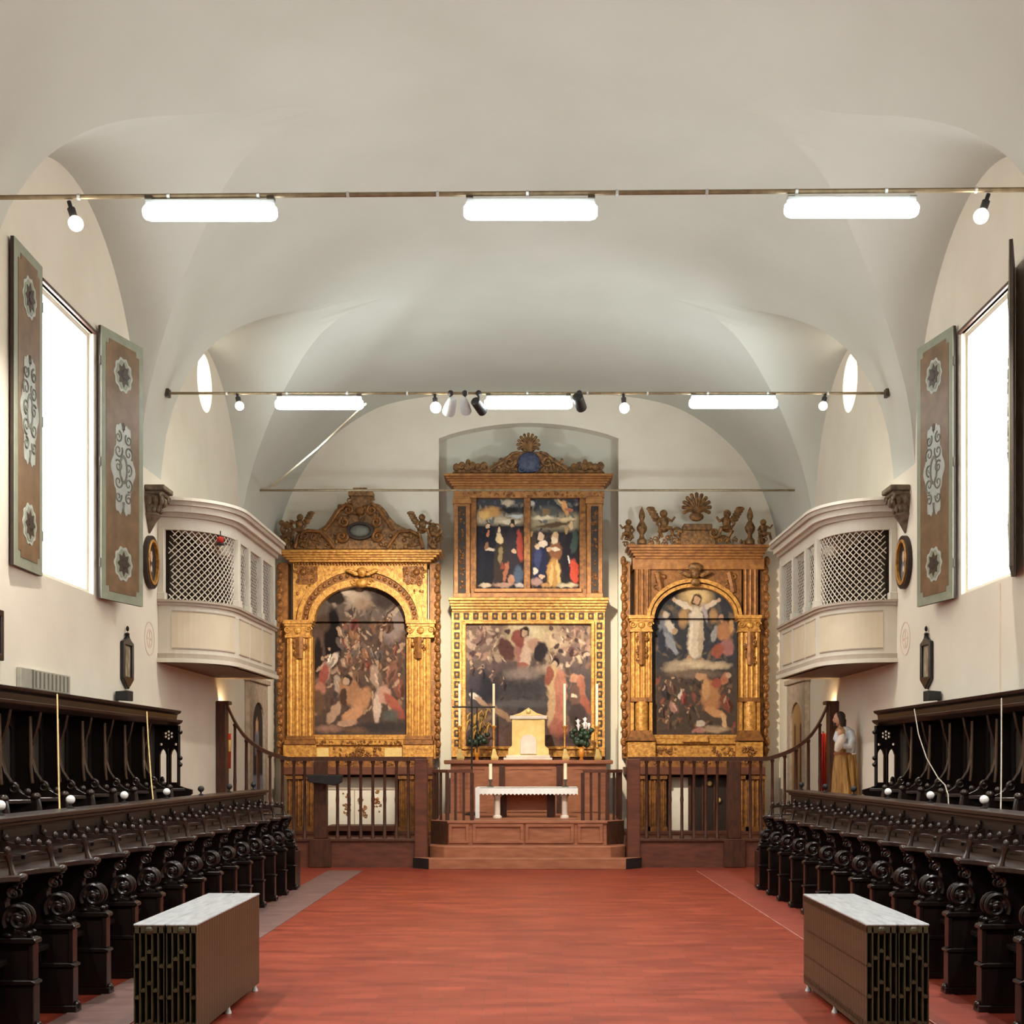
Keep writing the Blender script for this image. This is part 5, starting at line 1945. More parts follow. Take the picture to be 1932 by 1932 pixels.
c4 = Canvas(lambda x, y: mixc(mixc(D(60, 64, 72), D(170, 156, 124), (y - 962) / 14), D(52, 48, 52), (y - 992) / 14), 4.1, .22, .15)
c4.e(1002, 950, 8, 7, (226, 226, 214), 0, .7).e(1035, 965, 26, 14, (96, 100, 96), 0, .8).e(1030, 966, 9, 7, (150, 120, 80), 30).e(1066, 958, 6, 17, (226, 160, 90), -15).e(1058, 946, 8, 3, (236, 190, 130), 30).e(1074, 962, 9, 4, (200, 120, 90), 20).e(1025, 977, 26, 5, (230, 216, 180), 0, .8).e(1070, 980, 20, 5, (226, 200, 150), 0, .8).e(1045, 990, 44, 5, (100, 80, 56), -8, .7)
c4.e(1005, 1035, 9, 34, (80, 66, 56)).e(1018, 1062, 16, 42, (44, 50, 84)).e(1014, 1050, 8, 26, (66, 76, 120), 0, .6).e(1020, 1012, 7, 9, (226, 190, 156)).e(1024, 1026, 9, 7, (240, 220, 200)).e(1014, 1030, 6, 6, (230, 196, 160)).e(1003, 1008, 4, 8, (206, 170, 110))
c4.e(1048, 1040, 14, 22, (150, 96, 62)).e(1048, 1012, 7, 9, (214, 176, 130)).e(1046, 1020, 5, 8, (240, 216, 180)).e(1045, 1080, 15, 30, (206, 150, 76)).e(1040, 1085, 4, 26, (236, 190, 110), 6).e(1053, 1078, 4, 26, (240, 196, 120), -6).e(1048, 1036, 10, 4, (240, 220, 190)).e(1036, 1036, 5, 6, (226, 180, 140))
c4.e(1072, 1055, 14, 44, (46, 42, 52)).e(1077, 992, 5, 9, (226, 186, 140)).e(1069, 1000, 4, 8, (196, 156, 100)).e(1084, 1022, 8, 24, (70, 92, 84), 8).e(1084, 1078, 9, 26, (226, 74, 48), -6).e(1073, 1056, 3, 10, (230, 226, 214), -10)
c4.e(1010, 1078, 5, 8, (236, 220, 200)).e(1022, 1088, 5, 5, (226, 180, 150)).e(1012, 1098, 14, 8, (190, 150, 140), 0, .7).e(1070, 1104, 24, 5, (226, 206, 170), 0, .8).e(1030, 1104, 10, 5, (206, 150, 90), 0, .7)

c5 = Canvas(lambda x, y: mixc(D(64, 72, 86), D(92, 78, 70), (y - 1240) / 50), 5.9, .26)
c5.e(1313, 1126, 38, 26, (232, 190, 104), 0, .8).e(1313, 1122, 26, 18, (246, 210, 130), 0, .8).e(1290, 1165, 12, 24, (214, 160, 84), 10, .8).e(1346, 1162, 9, 18, (206, 150, 80), 0, .8)
c5.e(1314, 1133, 11, 15, (84, 56, 40)).e(1314, 1133, 7, 10, (226, 176, 130)).e(1313, 1172, 15, 30, (236, 226, 206)).e(1312, 1208, 17, 40, (232, 220, 196), 3).e(1322, 1205, 6, 38, (206, 186, 160), 3).e(1304, 1200, 3, 36, (250, 244, 230), 4).e(1288, 1140, 24, 6, (236, 224, 206), 28).e(1338, 1142, 24, 6, (232, 214, 190), -28).e(1272, 1131, 5, 5, (232, 190, 150)).e(1355, 1133, 5, 5, (232, 190, 150)).e(1330, 1155, 5, 20, (190, 180, 190), -10).e(1300, 1243, 5, 7, (206, 150, 110)).e(1322, 1245, 6, 6, (190, 140, 104))
c5.e(1256, 1190, 14, 34, (128, 146, 170), -12).e(1264, 1182, 9, 18, (222, 216, 206), -25).e(1266, 1215, 7, 26, (150, 170, 190), -30).e(1256, 1160, 7, 9, (226, 206, 186)).e(1273, 1192, 6, 8, (214, 170, 130)).e(1248, 1210, 8, 26, (56, 66, 90))
c5.e(1366, 1190, 18, 20, (206, 128, 64), 30).e(1372, 1222, 14, 18, (190, 110, 120)).e(1354, 1228, 12, 16, (190, 80, 56), 20).e(1361, 1168, 6, 8, (214, 156, 120)).e(1348, 1195, 6, 18, (160, 170, 180), 15).e(1380, 1180, 4, 14, (226, 170, 90))
c5.e(1308, 1254, 58, 12, (226, 206, 166), 0, .9).e(1278, 1262, 34, 10, (200, 176, 146), 0, .9).e(1352, 1256, 34, 9, (216, 196, 160), 0, .9).e(1310, 1272, 62, 10, (140, 116, 100), 0, .9)
for a in ((1258, 1300, 40, (70, 60, 70)), (1270, 1292, 38, (120, 84, 70)), (1290, 1312, 36, (170, 60, 60)), (1275, 1330, 34, (190, 130, 120)), (1250, 1340, 34, (84, 66, 62)), (1262, 1362, 34, (110, 76, 62)), (1300, 1345, 30, (92, 70, 64)), (1375, 1320, 50, (150, 66, 50))):
    c5.fig(a[0], a[1], a[2], a[3], lean=rn.uniform(-20, 20))
c5.e(1284, 1310, 3, 12, (232, 220, 206), 15).e(1340, 1312, 20, 34, (206, 128, 58), -8).e(1332, 1300, 9, 24, (226, 156, 76), 0).e(1352, 1290, 10, 12, (190, 70, 50)).e(1350, 1345, 24, 9, (226, 150, 76), 22).e(1366, 1360, 5, 16, (232, 180, 120), -12).e(1322, 1276, 12, 7, (226, 160, 110)).e(1368, 1280, 9, 14, (206, 110, 70), 30).e(1375, 1275, 6, 6, SK)
c5.e(1322, 1366, 10, 7, (214, 206, 190)).e(1318, 1378, 14, 6, (200, 120, 120)).e(1352, 1376, 30, 8, (196, 166, 130), 0, .8).e(1270, 1380, 30, 6, (90, 72, 66), 0, .8)


def crowd(cv, x0, x1, y0, y1, n, cols, seed, r=(3, 9)):
    """loose strokes of drapery and flesh that go under the main figures"""
    q = random.Random(seed)
    new = []
    keep = cv.b
    cv.b = []
    for i in range(n):
        a = q.uniform(*r)
        cv.e(q.uniform(x0, x1), q.uniform(y0, y1), a * q.uniform(.35, .6), a * q.uniform(.9, 1.7), q.choice(cols), q.uniform(-50, 50), .7)
    cv.b = cv.b + keep


WARM = [(150, 96, 66), (176, 118, 82), (120, 80, 64), (196, 150, 116), (92, 62, 54), (166, 84, 62), (84, 66, 66), (206, 168, 136), (134, 104, 92)]
crowd(c1, 640, 764, 1165, 1260, 90, WARM, 1)
crowd(c1, 594, 764, 1250, 1350, 110, WARM, 2)
crowd(c1, 600, 760, 1110, 1165, 40, [(120, 104, 100), (150, 128, 114), (84, 70, 68), (176, 150, 130)], 3, (6, 14))
crowd(c2, 880, 1114, 1180, 1262, 130, [(190, 160, 130), (214, 184, 150), (120, 90, 88), (166, 120, 104), (92, 74, 84), (232, 206, 160)], 4)
crowd(c2, 880, 1114, 1262, 1405, 120, [(84, 78, 90), (104, 88, 92), (70, 66, 80), (130, 104, 100), (110, 84, 76), (150, 118, 104)], 5, (4, 11))
crowd(c5, 1236, 1386, 1275, 1384, 110, [(110, 80, 66), (84, 66, 62), (150, 96, 64), (70, 58, 58), (166, 74, 60), (130, 104, 84)], 6)
crowd(c5, 1236, 1386, 1140, 1245, 60, [(70, 80, 96), (96, 92, 92), (56, 62, 80), (130, 110, 90)], 7, (5, 12))
for _c, _b in ((c3, (900, 990)), (c4, (1001, 1093))):
    crowd(_c, _b[0], _b[1], 1000, 1108, 70, [(60, 50, 48), (84, 62, 56), (52, 56, 76), (110, 76, 62), (70, 60, 56)], 8, (3, 7))
    crowd(_c, _b[0], _b[1], 942, 985, 30, [(110, 112, 108), (150, 140, 116), (90, 92, 96)], 9, (3, 8))
rr = random.Random(11)


def altar_below(t, x0, x1, cols, kind):
    """mensa, columns and front of the side altar under an altarpiece"""
    Yf = 23.2
    m = M(); pb(m, x0 - 4, x1 + 4, 1447, 1462, Yf - .06, YB - .02); m.build('altar_slab', 'step', t, bevel=.01)
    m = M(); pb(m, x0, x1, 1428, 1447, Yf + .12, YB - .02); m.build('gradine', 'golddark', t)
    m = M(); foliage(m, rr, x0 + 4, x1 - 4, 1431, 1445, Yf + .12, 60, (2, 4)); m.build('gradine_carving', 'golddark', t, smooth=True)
    m = M(); pb(m, x0 + 6, x1 - 6, 1462, 1570, Yf + .45, YB - .02); m.build('altar_body', 'step', t)
    m = M(); m.box(PX(x0 - 8, Yf), PX(x1 + 8, Yf), Yf - .12, YB - .02, .30, PZ(1568, Yf)); m.build('altar_step', 'step', t, bevel=.01)
    for a in cols:
        m = M()
        w = 17
        pb(m, a - w - 2, a + w + 2, 1462, 1470, Yf - .02, Yf + .4)
        pb(m, a - w - 2, a + w + 2, 1560, 1570, Yf - .02, Yf + .4)
        fluted(m, a - w, a + w, 1470, 1560, Yf + .02, Yf + .4, 4)
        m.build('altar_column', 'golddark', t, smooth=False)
    return Yf


# ---------------------------------------------------------------- left altarpiece (medallion crest)
t = thing('altarpiece', 'gilded arched altarpiece with a curved crest round an oval medallion', 'altarpiece', (PX(680, 23.7), 23.7, .3), 'gilded altarpieces')
Yf = altar_below(t, 536, 816, (558, 590, 770, 800), 0)
m = M(); pb(m, 615, 746, 1466, 1562, Yf + .30, Yf + .46); fr = m.build('white_antependium', 'whitestep', t, bevel=.006)
m = M()
pb(m, 615, 746, 1486, 1490, Yf + .285, Yf + .30)
for x in (638, 668, 700, 725):
    pb(m, x, x + 2, 1490, 1558, Yf + .288, Yf + .30)
m.build('antependium_lines', 'greytrim', fr)
m = M()
for x, y in ((653, 1515), (684, 1525), (712, 1510)):
    foliage(m, rr, x - 7, x + 7, y - 18, y + 22, Yf + .295, 16, (2, 3.5))
m.build('antependium_ornament', 'brownframe', fr, smooth=True)
m = M(); pb(m, 618, 744, 1558, 1568, Yf - .3, Yf + .3); m.build('footpace', 'step', t)
Yp = 23.62
m = M(); pb(m, 534, 822, 1405, 1432, Yp - .04, YB - .02); m.build('predella', 'gold', t, bevel=.01)
m = M(); pb(m, 591, 767, 1386, 1396, Yp - .05, YB - .02); pb(m, 588, 770, 1396, 1406, Yp - .10, YB - .02); m.build('sill', 'gold', t, bevel=.01)
m = M()
for a, b in ((594, 620), (725, 790)):
    pb(m, a, b, 1411, 1428, Yp - .06, Yp)
m.build('predella_panel', 'tab', t, bevel=.006)
for x0, x1, sx in ((542, 590, -1), (767, 812, 1)):
    m = M(); fluted(m, x0, x1, 1202, 1392, Yp - .08, YB - .05, 4); m.build('pilaster_shaft', 'gold', t, smooth=True)
    m = M(); capital(m, x0 - 8 if sx < 0 else x0 - 2, x1 if sx < 0 else x1 + 10, 1169, 1203, Yp - .10, YB - .05); m.build('capital', 'gold', t, bevel=.004)
    m = M(); pb(m, x0 - 3, x1 + 3, 1388, 1396, Yp - .14, YB - .05); pb(m, x0 - 6, x1 + 5, 1396, 1405, Yp - .18, YB - .05); m.build('pilaster_base', 'golddark', t, bevel=.006)
    m = M(); pb(m, x0 - 8, x1 + 6, 1405, 1432, Yp - .16, YB - .05); m.build('pedestal', 'gold', t, bevel=.01)
m = M()
outl = [(552, 1172), (805, 1172), (805, 1058), (552, 1058)]
m.plate(pp(outl, Yp), [pp(arc_pts(679, 1172, 86, 67)[::1] , Yp)], 'y', Yp + .05, Yp + .25)
m.build('spandrel_panel', 'gold', t)
m = M(); arch_band(m, 679, 1172, (119, 103), (110, 95), Yp - .06, Yp + .1); arch_band(m, 679, 1172, (98, 80), (86, 67), Yp - .10, Yp + .1); m.build('archivolt_moulding', 'gold', t, smooth=True)
m = M(); arch_band(m, 679, 1172, (110, 95), (98, 80), Yp, Yp + .1)
for a in arc_pts(679, 1172, 104, 87.5, .05, pi - .05, 26):
    psph(m, a[0], a[1], (4, 4), Yp - .01)
m.build('archivolt_carving', 'golddark', t, smooth=True)
m = M(); seraph(m, 683, 1080, 9, Yp - .14); psph(m, 683, 1100, (12, 9), Yp - .12); pspiral(m, 668, 1098, 7, Yp - .12, 2, -1); pspiral(m, 698, 1098, 7, Yp - .12, 2, 1); m.build('keystone_head', 'gold', t, smooth=True)
for x0, x1 in ((544, 588), (769, 810)):
    m = M(); stem(m, (x0 + x1) / 2, 1202, 1242, Yp - .10, 7); foliage(m, rr, x0 + 10, x1 - 10, 1206, 1238, Yp - .115, 22, (3, 5)); m.build('shaft_carving', 'golddark', t, smooth=True)
m = M(); foliage(m, rr, 596, 764, 1398, 1404, Yp - .11, 50, (1.5, 2.6)); m.build('sill_carving', 'golddark', t, smooth=True)
m = M(); foliage(m, rr, 626, 718, 1411, 1428, Yp - .05, 50, (2, 4)); m.build('predella_carving', 'golddark', t, smooth=True)
for x, s in ((572, 1), (786, -1)):
    m = M(); seraph(m, x, 1080, 6, Yp + .02); foliage(m, rr, x - 14, x + 14, 1066, 1120, Yp + .04, 14, (2, 4)); m.build('spandrel_carving', 'golddark', t, smooth=True)
m = M(); cornice(m, 524, 834, 1037, 1060, Yp - .30, YB - .03, 5, 26); m.build('cornice', 'gold', t, bevel=.006)
m = M()
for i in range(44):
    psph(m, 558 + 241 * i / 43, 1063.5, (2.0, 2.6), Yp + .0)
m.build('egg_moulding', 'golddark', t, smooth=True)
for a, b in ((562, 598), (761, 797)):
    m = M(); pb(m, a - 1, b + 1, 1068, 1102, Yp + .03, Yp + .06); foliage(m, rr, a, b, 1069, 1100, Yp + .03, 34, (2, 4)); m.build('spandrel_leafwork', 'golddark', t, smooth=True)
for x, s in ((534, -1), (820, 1)):
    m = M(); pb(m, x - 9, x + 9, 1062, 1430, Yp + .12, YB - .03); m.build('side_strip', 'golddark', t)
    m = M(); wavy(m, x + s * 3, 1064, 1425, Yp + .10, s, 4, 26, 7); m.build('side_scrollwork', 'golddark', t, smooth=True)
# crest
m = M()
pprism(m, [(552, 1037), (556, 1018), (565, 1005), (580, 999), (598, 1000), (612, 992), (622, 978), (632, 962), (643, 951), (658, 948), (700, 948), (716, 951), (727, 962), (736, 976), (748, 988), (764, 996), (782, 1002), (794, 1012), (800, 1037)], Yp - .10, YB - .10)
m.build('crest_board', 'crest', t, bevel=.02)
for pts in ([(556, 1034), (562, 1010), (580, 1001), (604, 1003), (622, 1022), (630, 1034)], [(798, 1034), (792, 1010), (774, 1001), (752, 1003), (738, 1022), (730, 1034)]):
    m = M()
    m.tube([(PX(a, Yp - .14), Yp - .14, PZ(b, Yp - .14)) for a, b in pts], .035, 8)
    m.build('crest_arch_moulding', 'golddark', t, smooth=True)
for pts in ([(612, 1000), (626, 984), (640, 962), (655, 950)], [(742, 1000), (730, 984), (716, 962), (702, 950)]):
    m = M()
    m.tube([(PX(a, Yp - .12), Yp - .12, PZ(b, Yp - .12)) for a, b in pts], .035, 8)
    m.build('crest_moulding', 'golddark', t, smooth=True)
m = M(); foliage(m, rr, 566, 640, 1008, 1034, Yp - .12, 26, (3, 6)); foliage(m, rr, 718, 790, 1008, 1034, Yp - .12, 26, (3, 6)); foliage(m, rr, 636, 722, 955, 980, Yp - .12, 26, (3, 6)); m.build('crest_foliage', 'crest', t, smooth=True)
m = M(); kk = (Yp - .16) / FL
m.plate(pp([(679 + 26 * cos(2 * pi * i / 32), 1001 - 17 * sin(2 * pi * i / 32)) for i in range(32)], Yp - .2), [pp([(679 + 20 * cos(2 * pi * i / 32), 1001 - 12 * sin(2 * pi * i / 32)) for i in range(32)], Yp - .2)], 'y', Yp - .2, Yp - .08)
md = m.build('medallion_ring', 'blackgilt', t, bevel=.01)
m = M(); psph(m, 679, 1001, (20, 12), Yp - .12, .3, 20); m.build('medallion_boss', 'shgrey', md, smooth=True)
for s in (-1, 1):
    m = M(); pspiral(m, 679 + s * 34, 1012, 12, Yp - .16, 4, s, 1); pspiral(m, 679 + s * 30, 985, 10, Yp - .16, 3.5, -s, 2); pspiral(m, 679 + s * 22, 962, 9, Yp - .16, 3, s, 2); m.build('crest_volute', 'golddark', t, smooth=True)
m = M(); seraph(m, 679, 965, 8, Yp - .14); m.build('crest_head', 'golddark', t, smooth=True)
m = M(); pb(m, 662, 698, 934, 950, Yp - .1, Yp + .12); pb(m, 657, 703, 926, 935, Yp - .16, Yp + .15); pb(m, 666, 692, 920, 926, Yp - .12, Yp + .12); pspiral(m, 660, 944, 6, Yp - .12, 2, -1); pspiral(m, 700, 944, 6, Yp - .12, 2, 1); m.build('crest_finial', 'crest', t, bevel=.004)
for x, s in ((566, 1), (796, -1)):
    m = M(); putto(m, x, 994, 50, Yp - .16, -s); m.build('putto_figure', 'crest', t, smooth=True)
for x, s in ((540, 1), (820, -1)):
    m = M(); foliage(m, rr, x - 9, x + 12, 985, 1034, Yp - .10, 22, (4, 7)); pspiral(m, x, 1000, 12, Yp - .12, 4, s); m.build('crest_corner', 'crest', t, smooth=True)
for a, b in ((528, 552), (806, 830)):
    m = M(); pb(m, a, b, 1010, 1037, Yp - .05, Yp + .1); m.build('crest_plinth', 'crest', t)
canvas_panel(c1, 590, 768, 1105, 1388, Yp + .16, t, arch=(679, 1172, 88, 68))

# ---------------------------------------------------------------- right altarpiece (shell crest)
t = thing('altarpiece', 'gilded arched altarpiece crowned by a shell, with a white robed central painted figure', 'altarpiece', (PX(1312, 23.7), 23.7, .3), 'gilded altarpieces')
Yf = altar_below(t, 1186, 1440, (1208, 1240, 1396, 1426), 1)
m = M(); pb(m, 1261, 1299, 1466, 1575, Yf + .30, Yf + .46); m.build('white_panel', 'whitestep', t, bevel=.006)
m = M(); pb(m, 1302, 1372, 1466, 1575, Yf + .28, Yf + .46); dd = m.build('dark_door', 'doorwood', t)
m = M()
pb(m, 1299, 1304, 1464, 1575, Yf + .24, Yf + .30); pb(m, 1324, 1327, 1466, 1575, Yf + .25, Yf + .30); pb(m, 1346, 1349, 1466, 1575, Yf + .25, Yf + .30); pb(m, 1370, 1375, 1464, 1575, Yf + .24, Yf + .30)
m.build('door_stile', 'rail', dd)
for x, y in ((1339, 1478), (1356, 1510)):
    m = M(); psph(m, x, y, (5, 5), Yf + .24, .8, 10); m.build('door_boss', 'tab', dd, smooth=True)
Yp = 23.62
m = M(); pb(m, 1190, 1440, 1403, 1432, Yp - .04, YB - .02); m.build('predella', 'gold', t, bevel=.01)
m = M(); pb(m, 1233, 1391, 1386, 1394, Yp - .05, YB - .02); pb(m, 1230, 1394, 1394, 1404, Yp - .10, YB - .02); m.build('sill', 'gold', t, bevel=.01)
m = M(); pb(m, 1194, 1235, 1408, 1428, Yp - .06, Yp); m.build('predella_panel', 'tab', t, bevel=.006)
m = M(); foliage(m, rr, 1240, 1278, 1411, 1426, Yp - .04, 24, (2, 4)); foliage(m, rr, 1346, 1388, 1411, 1426, Yp - .04, 24, (2, 4)); foliage(m, rr, 1402, 1432, 1411, 1426, Yp - .18, 20, (2, 4)); m.build('predella_carving', 'golddark', t, smooth=True)
m = M(); pprism(m, [(1292, 1386), (1334, 1386), (1338, 1400), (1288, 1400)], Yp - .16, Yp); m.build('sill_block', 'gold', t, bevel=.006)
for x0, x1, sx in ((1188, 1233, -1), (1393, 1436, 1)):
    m = M(); fluted(m, x0 + 3, x1 - 3, 1191, 1320, Yp - .08, YB - .05, 4); m.build('pilaster_shaft', 'gold', t, smooth=True)
    m = M(); pb(m, x0 + 2, x1 - 2, 1316, 1324, Yp - .12, YB - .05); m.build('shaft_band', 'golddark', t, bevel=.005)
    m = M(); mm = (x0 + x1) / 2; m.tube([(PX(mm, Yp), Yp - .0, PZ(1386, Yp)), (PX(mm, Yp), Yp - .0, PZ(1324, Yp))], .13, 16); pb(m, x0 + 2, x0 + 8, 1324, 1386, Yp - .08, YB - .05); pb(m, x1 - 8, x1 - 2, 1324, 1386, Yp - .08, YB - .05); m.build('lower_shaft', 'gold', t, smooth=True)
    m = M(); stem(m, (x0 + x1) / 2, 1192, 1254, Yp - .10, 6); foliage(m, rr, x0 + 12, x1 - 12, 1196, 1250, Yp - .115, 26, (3, 5)); m.build('shaft_carving', 'golddark', t, smooth=True)
    m = M(); capital(m, x0 - 2, x1 + 2, 1160, 1192, Yp - .10, YB - .05); m.build('capital', 'gold', t, bevel=.004)
    m = M(); pprism(m, [(x0 + 4, 1378), (x1 - 4, 1378), (x1 + 6, 1398), (x0 - 6, 1398)], Yp - .18, YB - .05); m.build('pilaster_base', 'golddark', t, bevel=.006)
    m = M(); pb(m, x0 - 4, x1 + 4, 1400, 1432, Yp - .16, YB - .05); m.build('pedestal', 'gold', t, bevel=.01)
    m = M(); fluted(m, x0 + 10, x1 - 6, 1074, 1160, Yp - .04, YB - .05, 3); m.build('upper_pilaster', 'golddark', t, smooth=True)
m = M()
m.plate(pp([(1228, 1166), (1400, 1166), (1400, 1060), (1228, 1060)], Yp), [pp(arc_pts(1311, 1166, 78, 61), Yp)], 'y', Yp + .05, Yp + .25)
m.build('spandrel_panel', 'golddark', t)
m = M(); arch_band(m, 1311, 1166, (90, 75), (84, 68), Yp - .06, Yp + .1); arch_band(m, 1311, 1166, (82, 65), (76, 59), Yp - .02, Yp + .1); m.build('archivolt_moulding', 'gold', t, smooth=True)
m = M()
for a in arc_pts(1311, 1166, 86.5, 71, .05, pi - .05, 22):
    psph(m, a[0], a[1], (3, 3), Yp - .03)
m.build('archivolt_carving', 'golddark', t, smooth=True)
m = M(); seraph(m, 1312, 1083, 9, Yp - .12); psph(m, 1312, 1070, (14, 9), Yp - .08); psph(m, 1312, 1098, (9, 8), Yp - .10); m.build('keystone_head', 'crest', t, smooth=True)
for x in (1245, 1380):
    m = M(); stem(m, x, 1080, 1118, Yp + .04, 6, 4); foliage(m, rr, x - 9, x + 9, 1082, 1115, Yp + .03, 20, (3, 5)); m.build('spandrel_carving', 'golddark', t, smooth=True)
m = M(); pb(m, 1194, 1442, 1052, 1074, Yp - .02, YB - .03); m.build('frieze', 'brownframe', t)
m = M(); cornice(m, 1184, 1452, 1027, 1054, Yp - .26, YB - .03, 5, 18); m.build('cornice', 'brownframe', t, bevel=.006)
for x, s in ((1182, -1), (1441, 1)):
    m = M(); pb(m, x - 7, x + 7, 1060, 1430, Yp + .12, YB - .03); m.build('side_strip', 'golddark', t)
    m = M(); wavy(m, x + s * 2, 1050, 1425, Yp + .10, s, 4, 22, 7); m.build('side_scrollwork', 'golddark', t, smooth=True)
m = M(); pb(m, 1284, 1350, 1000, 1028, Yp - .10, Yp + .2); pb(m, 1290, 1344, 988, 1000, Yp - .13, Yp + .2); m.build('crest_pedestal', 'crest', t, bevel=.01)
m = M(); shell(m, 1314, 958, 25, Yp - .02); psph(m, 1314, 975, (14, 9), Yp - .04); m.build('crest_shell', 'crest', t, smooth=True)
for x, s in ((1252, 1), (1372, -1)):
    m = M(); putto(m, x, 990, 58, Yp - .10, s); pspiral(m, x + s * 24, 1005, 10, Yp - .12, 3, s); m.build('putto_figure', 'crest', t, smooth=True)
for x in (1211, 1415):
    k = Yp / FL
    m = M(); m.lathe([(9 * k, 0), (9 * k, 8 * k), (5 * k, 12 * k), (4 * k, 18 * k), (9 * k, 26 * k), (10 * k, 32 * k), (6 * k, 40 * k), (3.5 * k, 44 * k), (6 * k, 52 * k), (5 * k, 60 * k), (1 * k, 70 * k)], PX(x, Yp), Yp, 12, PZ(1027, Yp)); m.build('urn_finial', 'crest', t, smooth=True)
for x, s in ((1186, 1), (1440, -1)):
    m = M(); putto(m, x, 1002, 46, Yp - .08, -s, False); foliage(m, rr, x - 8, x + 8, 1005, 1028, Yp - .05, 10, (3, 6)); m.build('crest_corner', 'crest', t, smooth=True)
m = M(); foliage(m, rr, 1222, 1284, 1012, 1027, Yp - .05, 26, (3, 6)); foliage(m, rr, 1350, 1404, 1012, 1027, Yp - .05, 24, (3, 6)); m.build('crest_foliage', 'crest', t, smooth=True)
canvas_panel(c5, 1231, 1391, 1105, 1388, Yp + .16, t, arch=(1311, 1166, 80, 62))

# ---------------------------------------------------------------- central altarpiece
t = thing('altarpiece', 'two tier square altarpiece in the niche, a pair of paintings above one large painting', 'altarpiece', (PX(998, 23.9), 23.9, .3), 'gilded altarpieces')
Yp = 23.85
Yk = YB + .28
m = M(); pb(m, 852, 1142, 1410, 1470, Yp + .05, Yk); m.build('base', 'step', t)
m = M()
m.plate(pp([(852, 1428), (1141, 1428), (1141, 1154), (852, 1154)], Yp), [pp([(879, 1408), (1115, 1408), (1115, 1177), (879, 1177)], Yp)], 'y', Yp, Yk)
m.build('lower_frame', 'gold', t)
m = M()
m.plate(pp([(871, 1414), (1122, 1414), (1122, 1171), (871, 1171)], Yp - .05), [pp([(879, 1408), (1115, 1408), (1115, 1177), (879, 1177)], Yp - .05)], 'y', Yp - .05, Yp)
m.build('lower_frame_moulding', 'gold', t, bevel=.012)
pos = [(861.5 + i * (1133 - 861.5) / 15, 1162.5) for i in range(16)] + [(862, 1181 + 18.4 * i) for i in range(13)] + [(1131, 1181 + 18.4 * i) for i in range(13)]
for i, (x, y) in enumerate(pos):
    m = M(); pb(m, x - 5.2, x + 5.2, y - 6.5, y + 6.5, Yp - .012, Yp + .01)
    st = m.build('coffer', 'blackgilt', t)
    m = M(); psph(m, x, y, (3.2, 3.8), Yp - .01, .5, 8)
    m.build('rosette', 'gold', st, smooth=True)
m = M(); cornice(m, 846, 1149, 1127, 1154, Yp - .24, Yk, 5, 8); m.build('middle_cornice', 'gold', t, bevel=.006)
Yu = Yp + .02
m = M(); pb(m, 888, 1107, 1110, 1127, Yu, Yk); pb(m, 894, 1098, 1110, 1117, Yu - .06, Yk); m.build('upper_sill', 'brownframe', t, bevel=.006)
m = M(); pb(m, 856, 1140, 920, 939, Yu - .04, Yk); m.build('upper_entablature', 'brownframe', t)
m = M(); foliage(m, rr, 862, 1134, 924, 936, Yu - .05, 60, (1.5, 3)); m.build('entablature_carving', 'golddark', t, smooth=True)
for x0, x1 in ((856, 887), (1107, 1137)):
    m = M(); pb(m, x0, x1, 936, 1127, Yu - .06, Yk); m.build('upper_pilaster', 'brownframe', t, bevel=.01)
    m = M(); pb(m, x0 + 8, x1 - 8, 955, 1120, Yu - .068, Yu - .05); m.build('pilaster_panel', 'blackgilt', t)
    m = M(); foliage(m, rr, x0 + 10, x1 - 10, 960, 1116, Yu - .07, 44, (2, 3.4)); m.build('pilaster_carving', 'golddark', t, smooth=True)
    m = M(); pb(m, x0 - 2, x1 + 2, 940, 950, Yu - .10, Yk); m.build('pilaster_capital', 'brownframe', t, bevel=.006)
    m = M(); pb(m, x0 - 1, x1 + 1, 1119, 1127, Yu - .10, Yk); m.build('pilaster_foot', 'brownframe', t, bevel=.006)
for a, b, nm in ((887, 899, 'frame_side'), (1093, 1107, 'frame_side'), (988, 1001, 'mullion')):
    m = M(); pb(m, a, b, 936, 1112, Yu, Yk); m.build(nm, 'golddark', t, bevel=.01)
m = M(); cornice(m, 837, 1157, 893, 921, Yu - .30, Yk, 6, 22); m.build('top_cornice', 'brownframe', t, bevel=.006)
m = M(); pprism(m, [(852, 893), (860, 884), (900, 886), (924, 880), (944, 868), (962, 856), (978, 852), (1018, 852), (1034, 856), (1052, 868), (1072, 880), (1096, 886), (1134, 884), (1142, 893)], Yu - .08, Yu + .12); m.build('crest_board', 'crest', t, bevel=.015)
m = M()
for pts in ([(925, 886), (948, 872), (966, 856), (978, 853)], [(1070, 886), (1048, 872), (1030, 856), (1018, 853)]):
    m = M()
    m.tube([(PX(a, Yu - .12), Yu - .12, PZ(b, Yu - .12)) for a, b in pts], .03, 8)
    sg = -1 if pts[0][0] < 997 else 1
    foliage(m, rr, 997 + sg * 43 - 22, 997 + sg * 43 + 22, 868, 890, Yu - .1, 22, (3, 5))
    pspiral(m, 997 + sg * 36, 872, 11, Yu - .12, 3.5, sg)
    m.build('crest_scroll', 'crest', t, smooth=True)
for x0, x1 in ((856, 918), (1078, 1138)):
    m = M()
    for i in range(6):
        x = x0 + (x1 - x0) * (i + .5) / 6
        psph(m, x, 882 - 3 * (i % 2), (7, 8), Yu - .08, .8)
        pspiral(m, x, 880, 6, Yu - .13, 2, 1 if i % 2 else -1)
    psph(m, (x0 + x1) / 2 - 4, 874, (5, 8), Yu - .08)
    m.build('crest_fruit', 'crest', t, smooth=True)
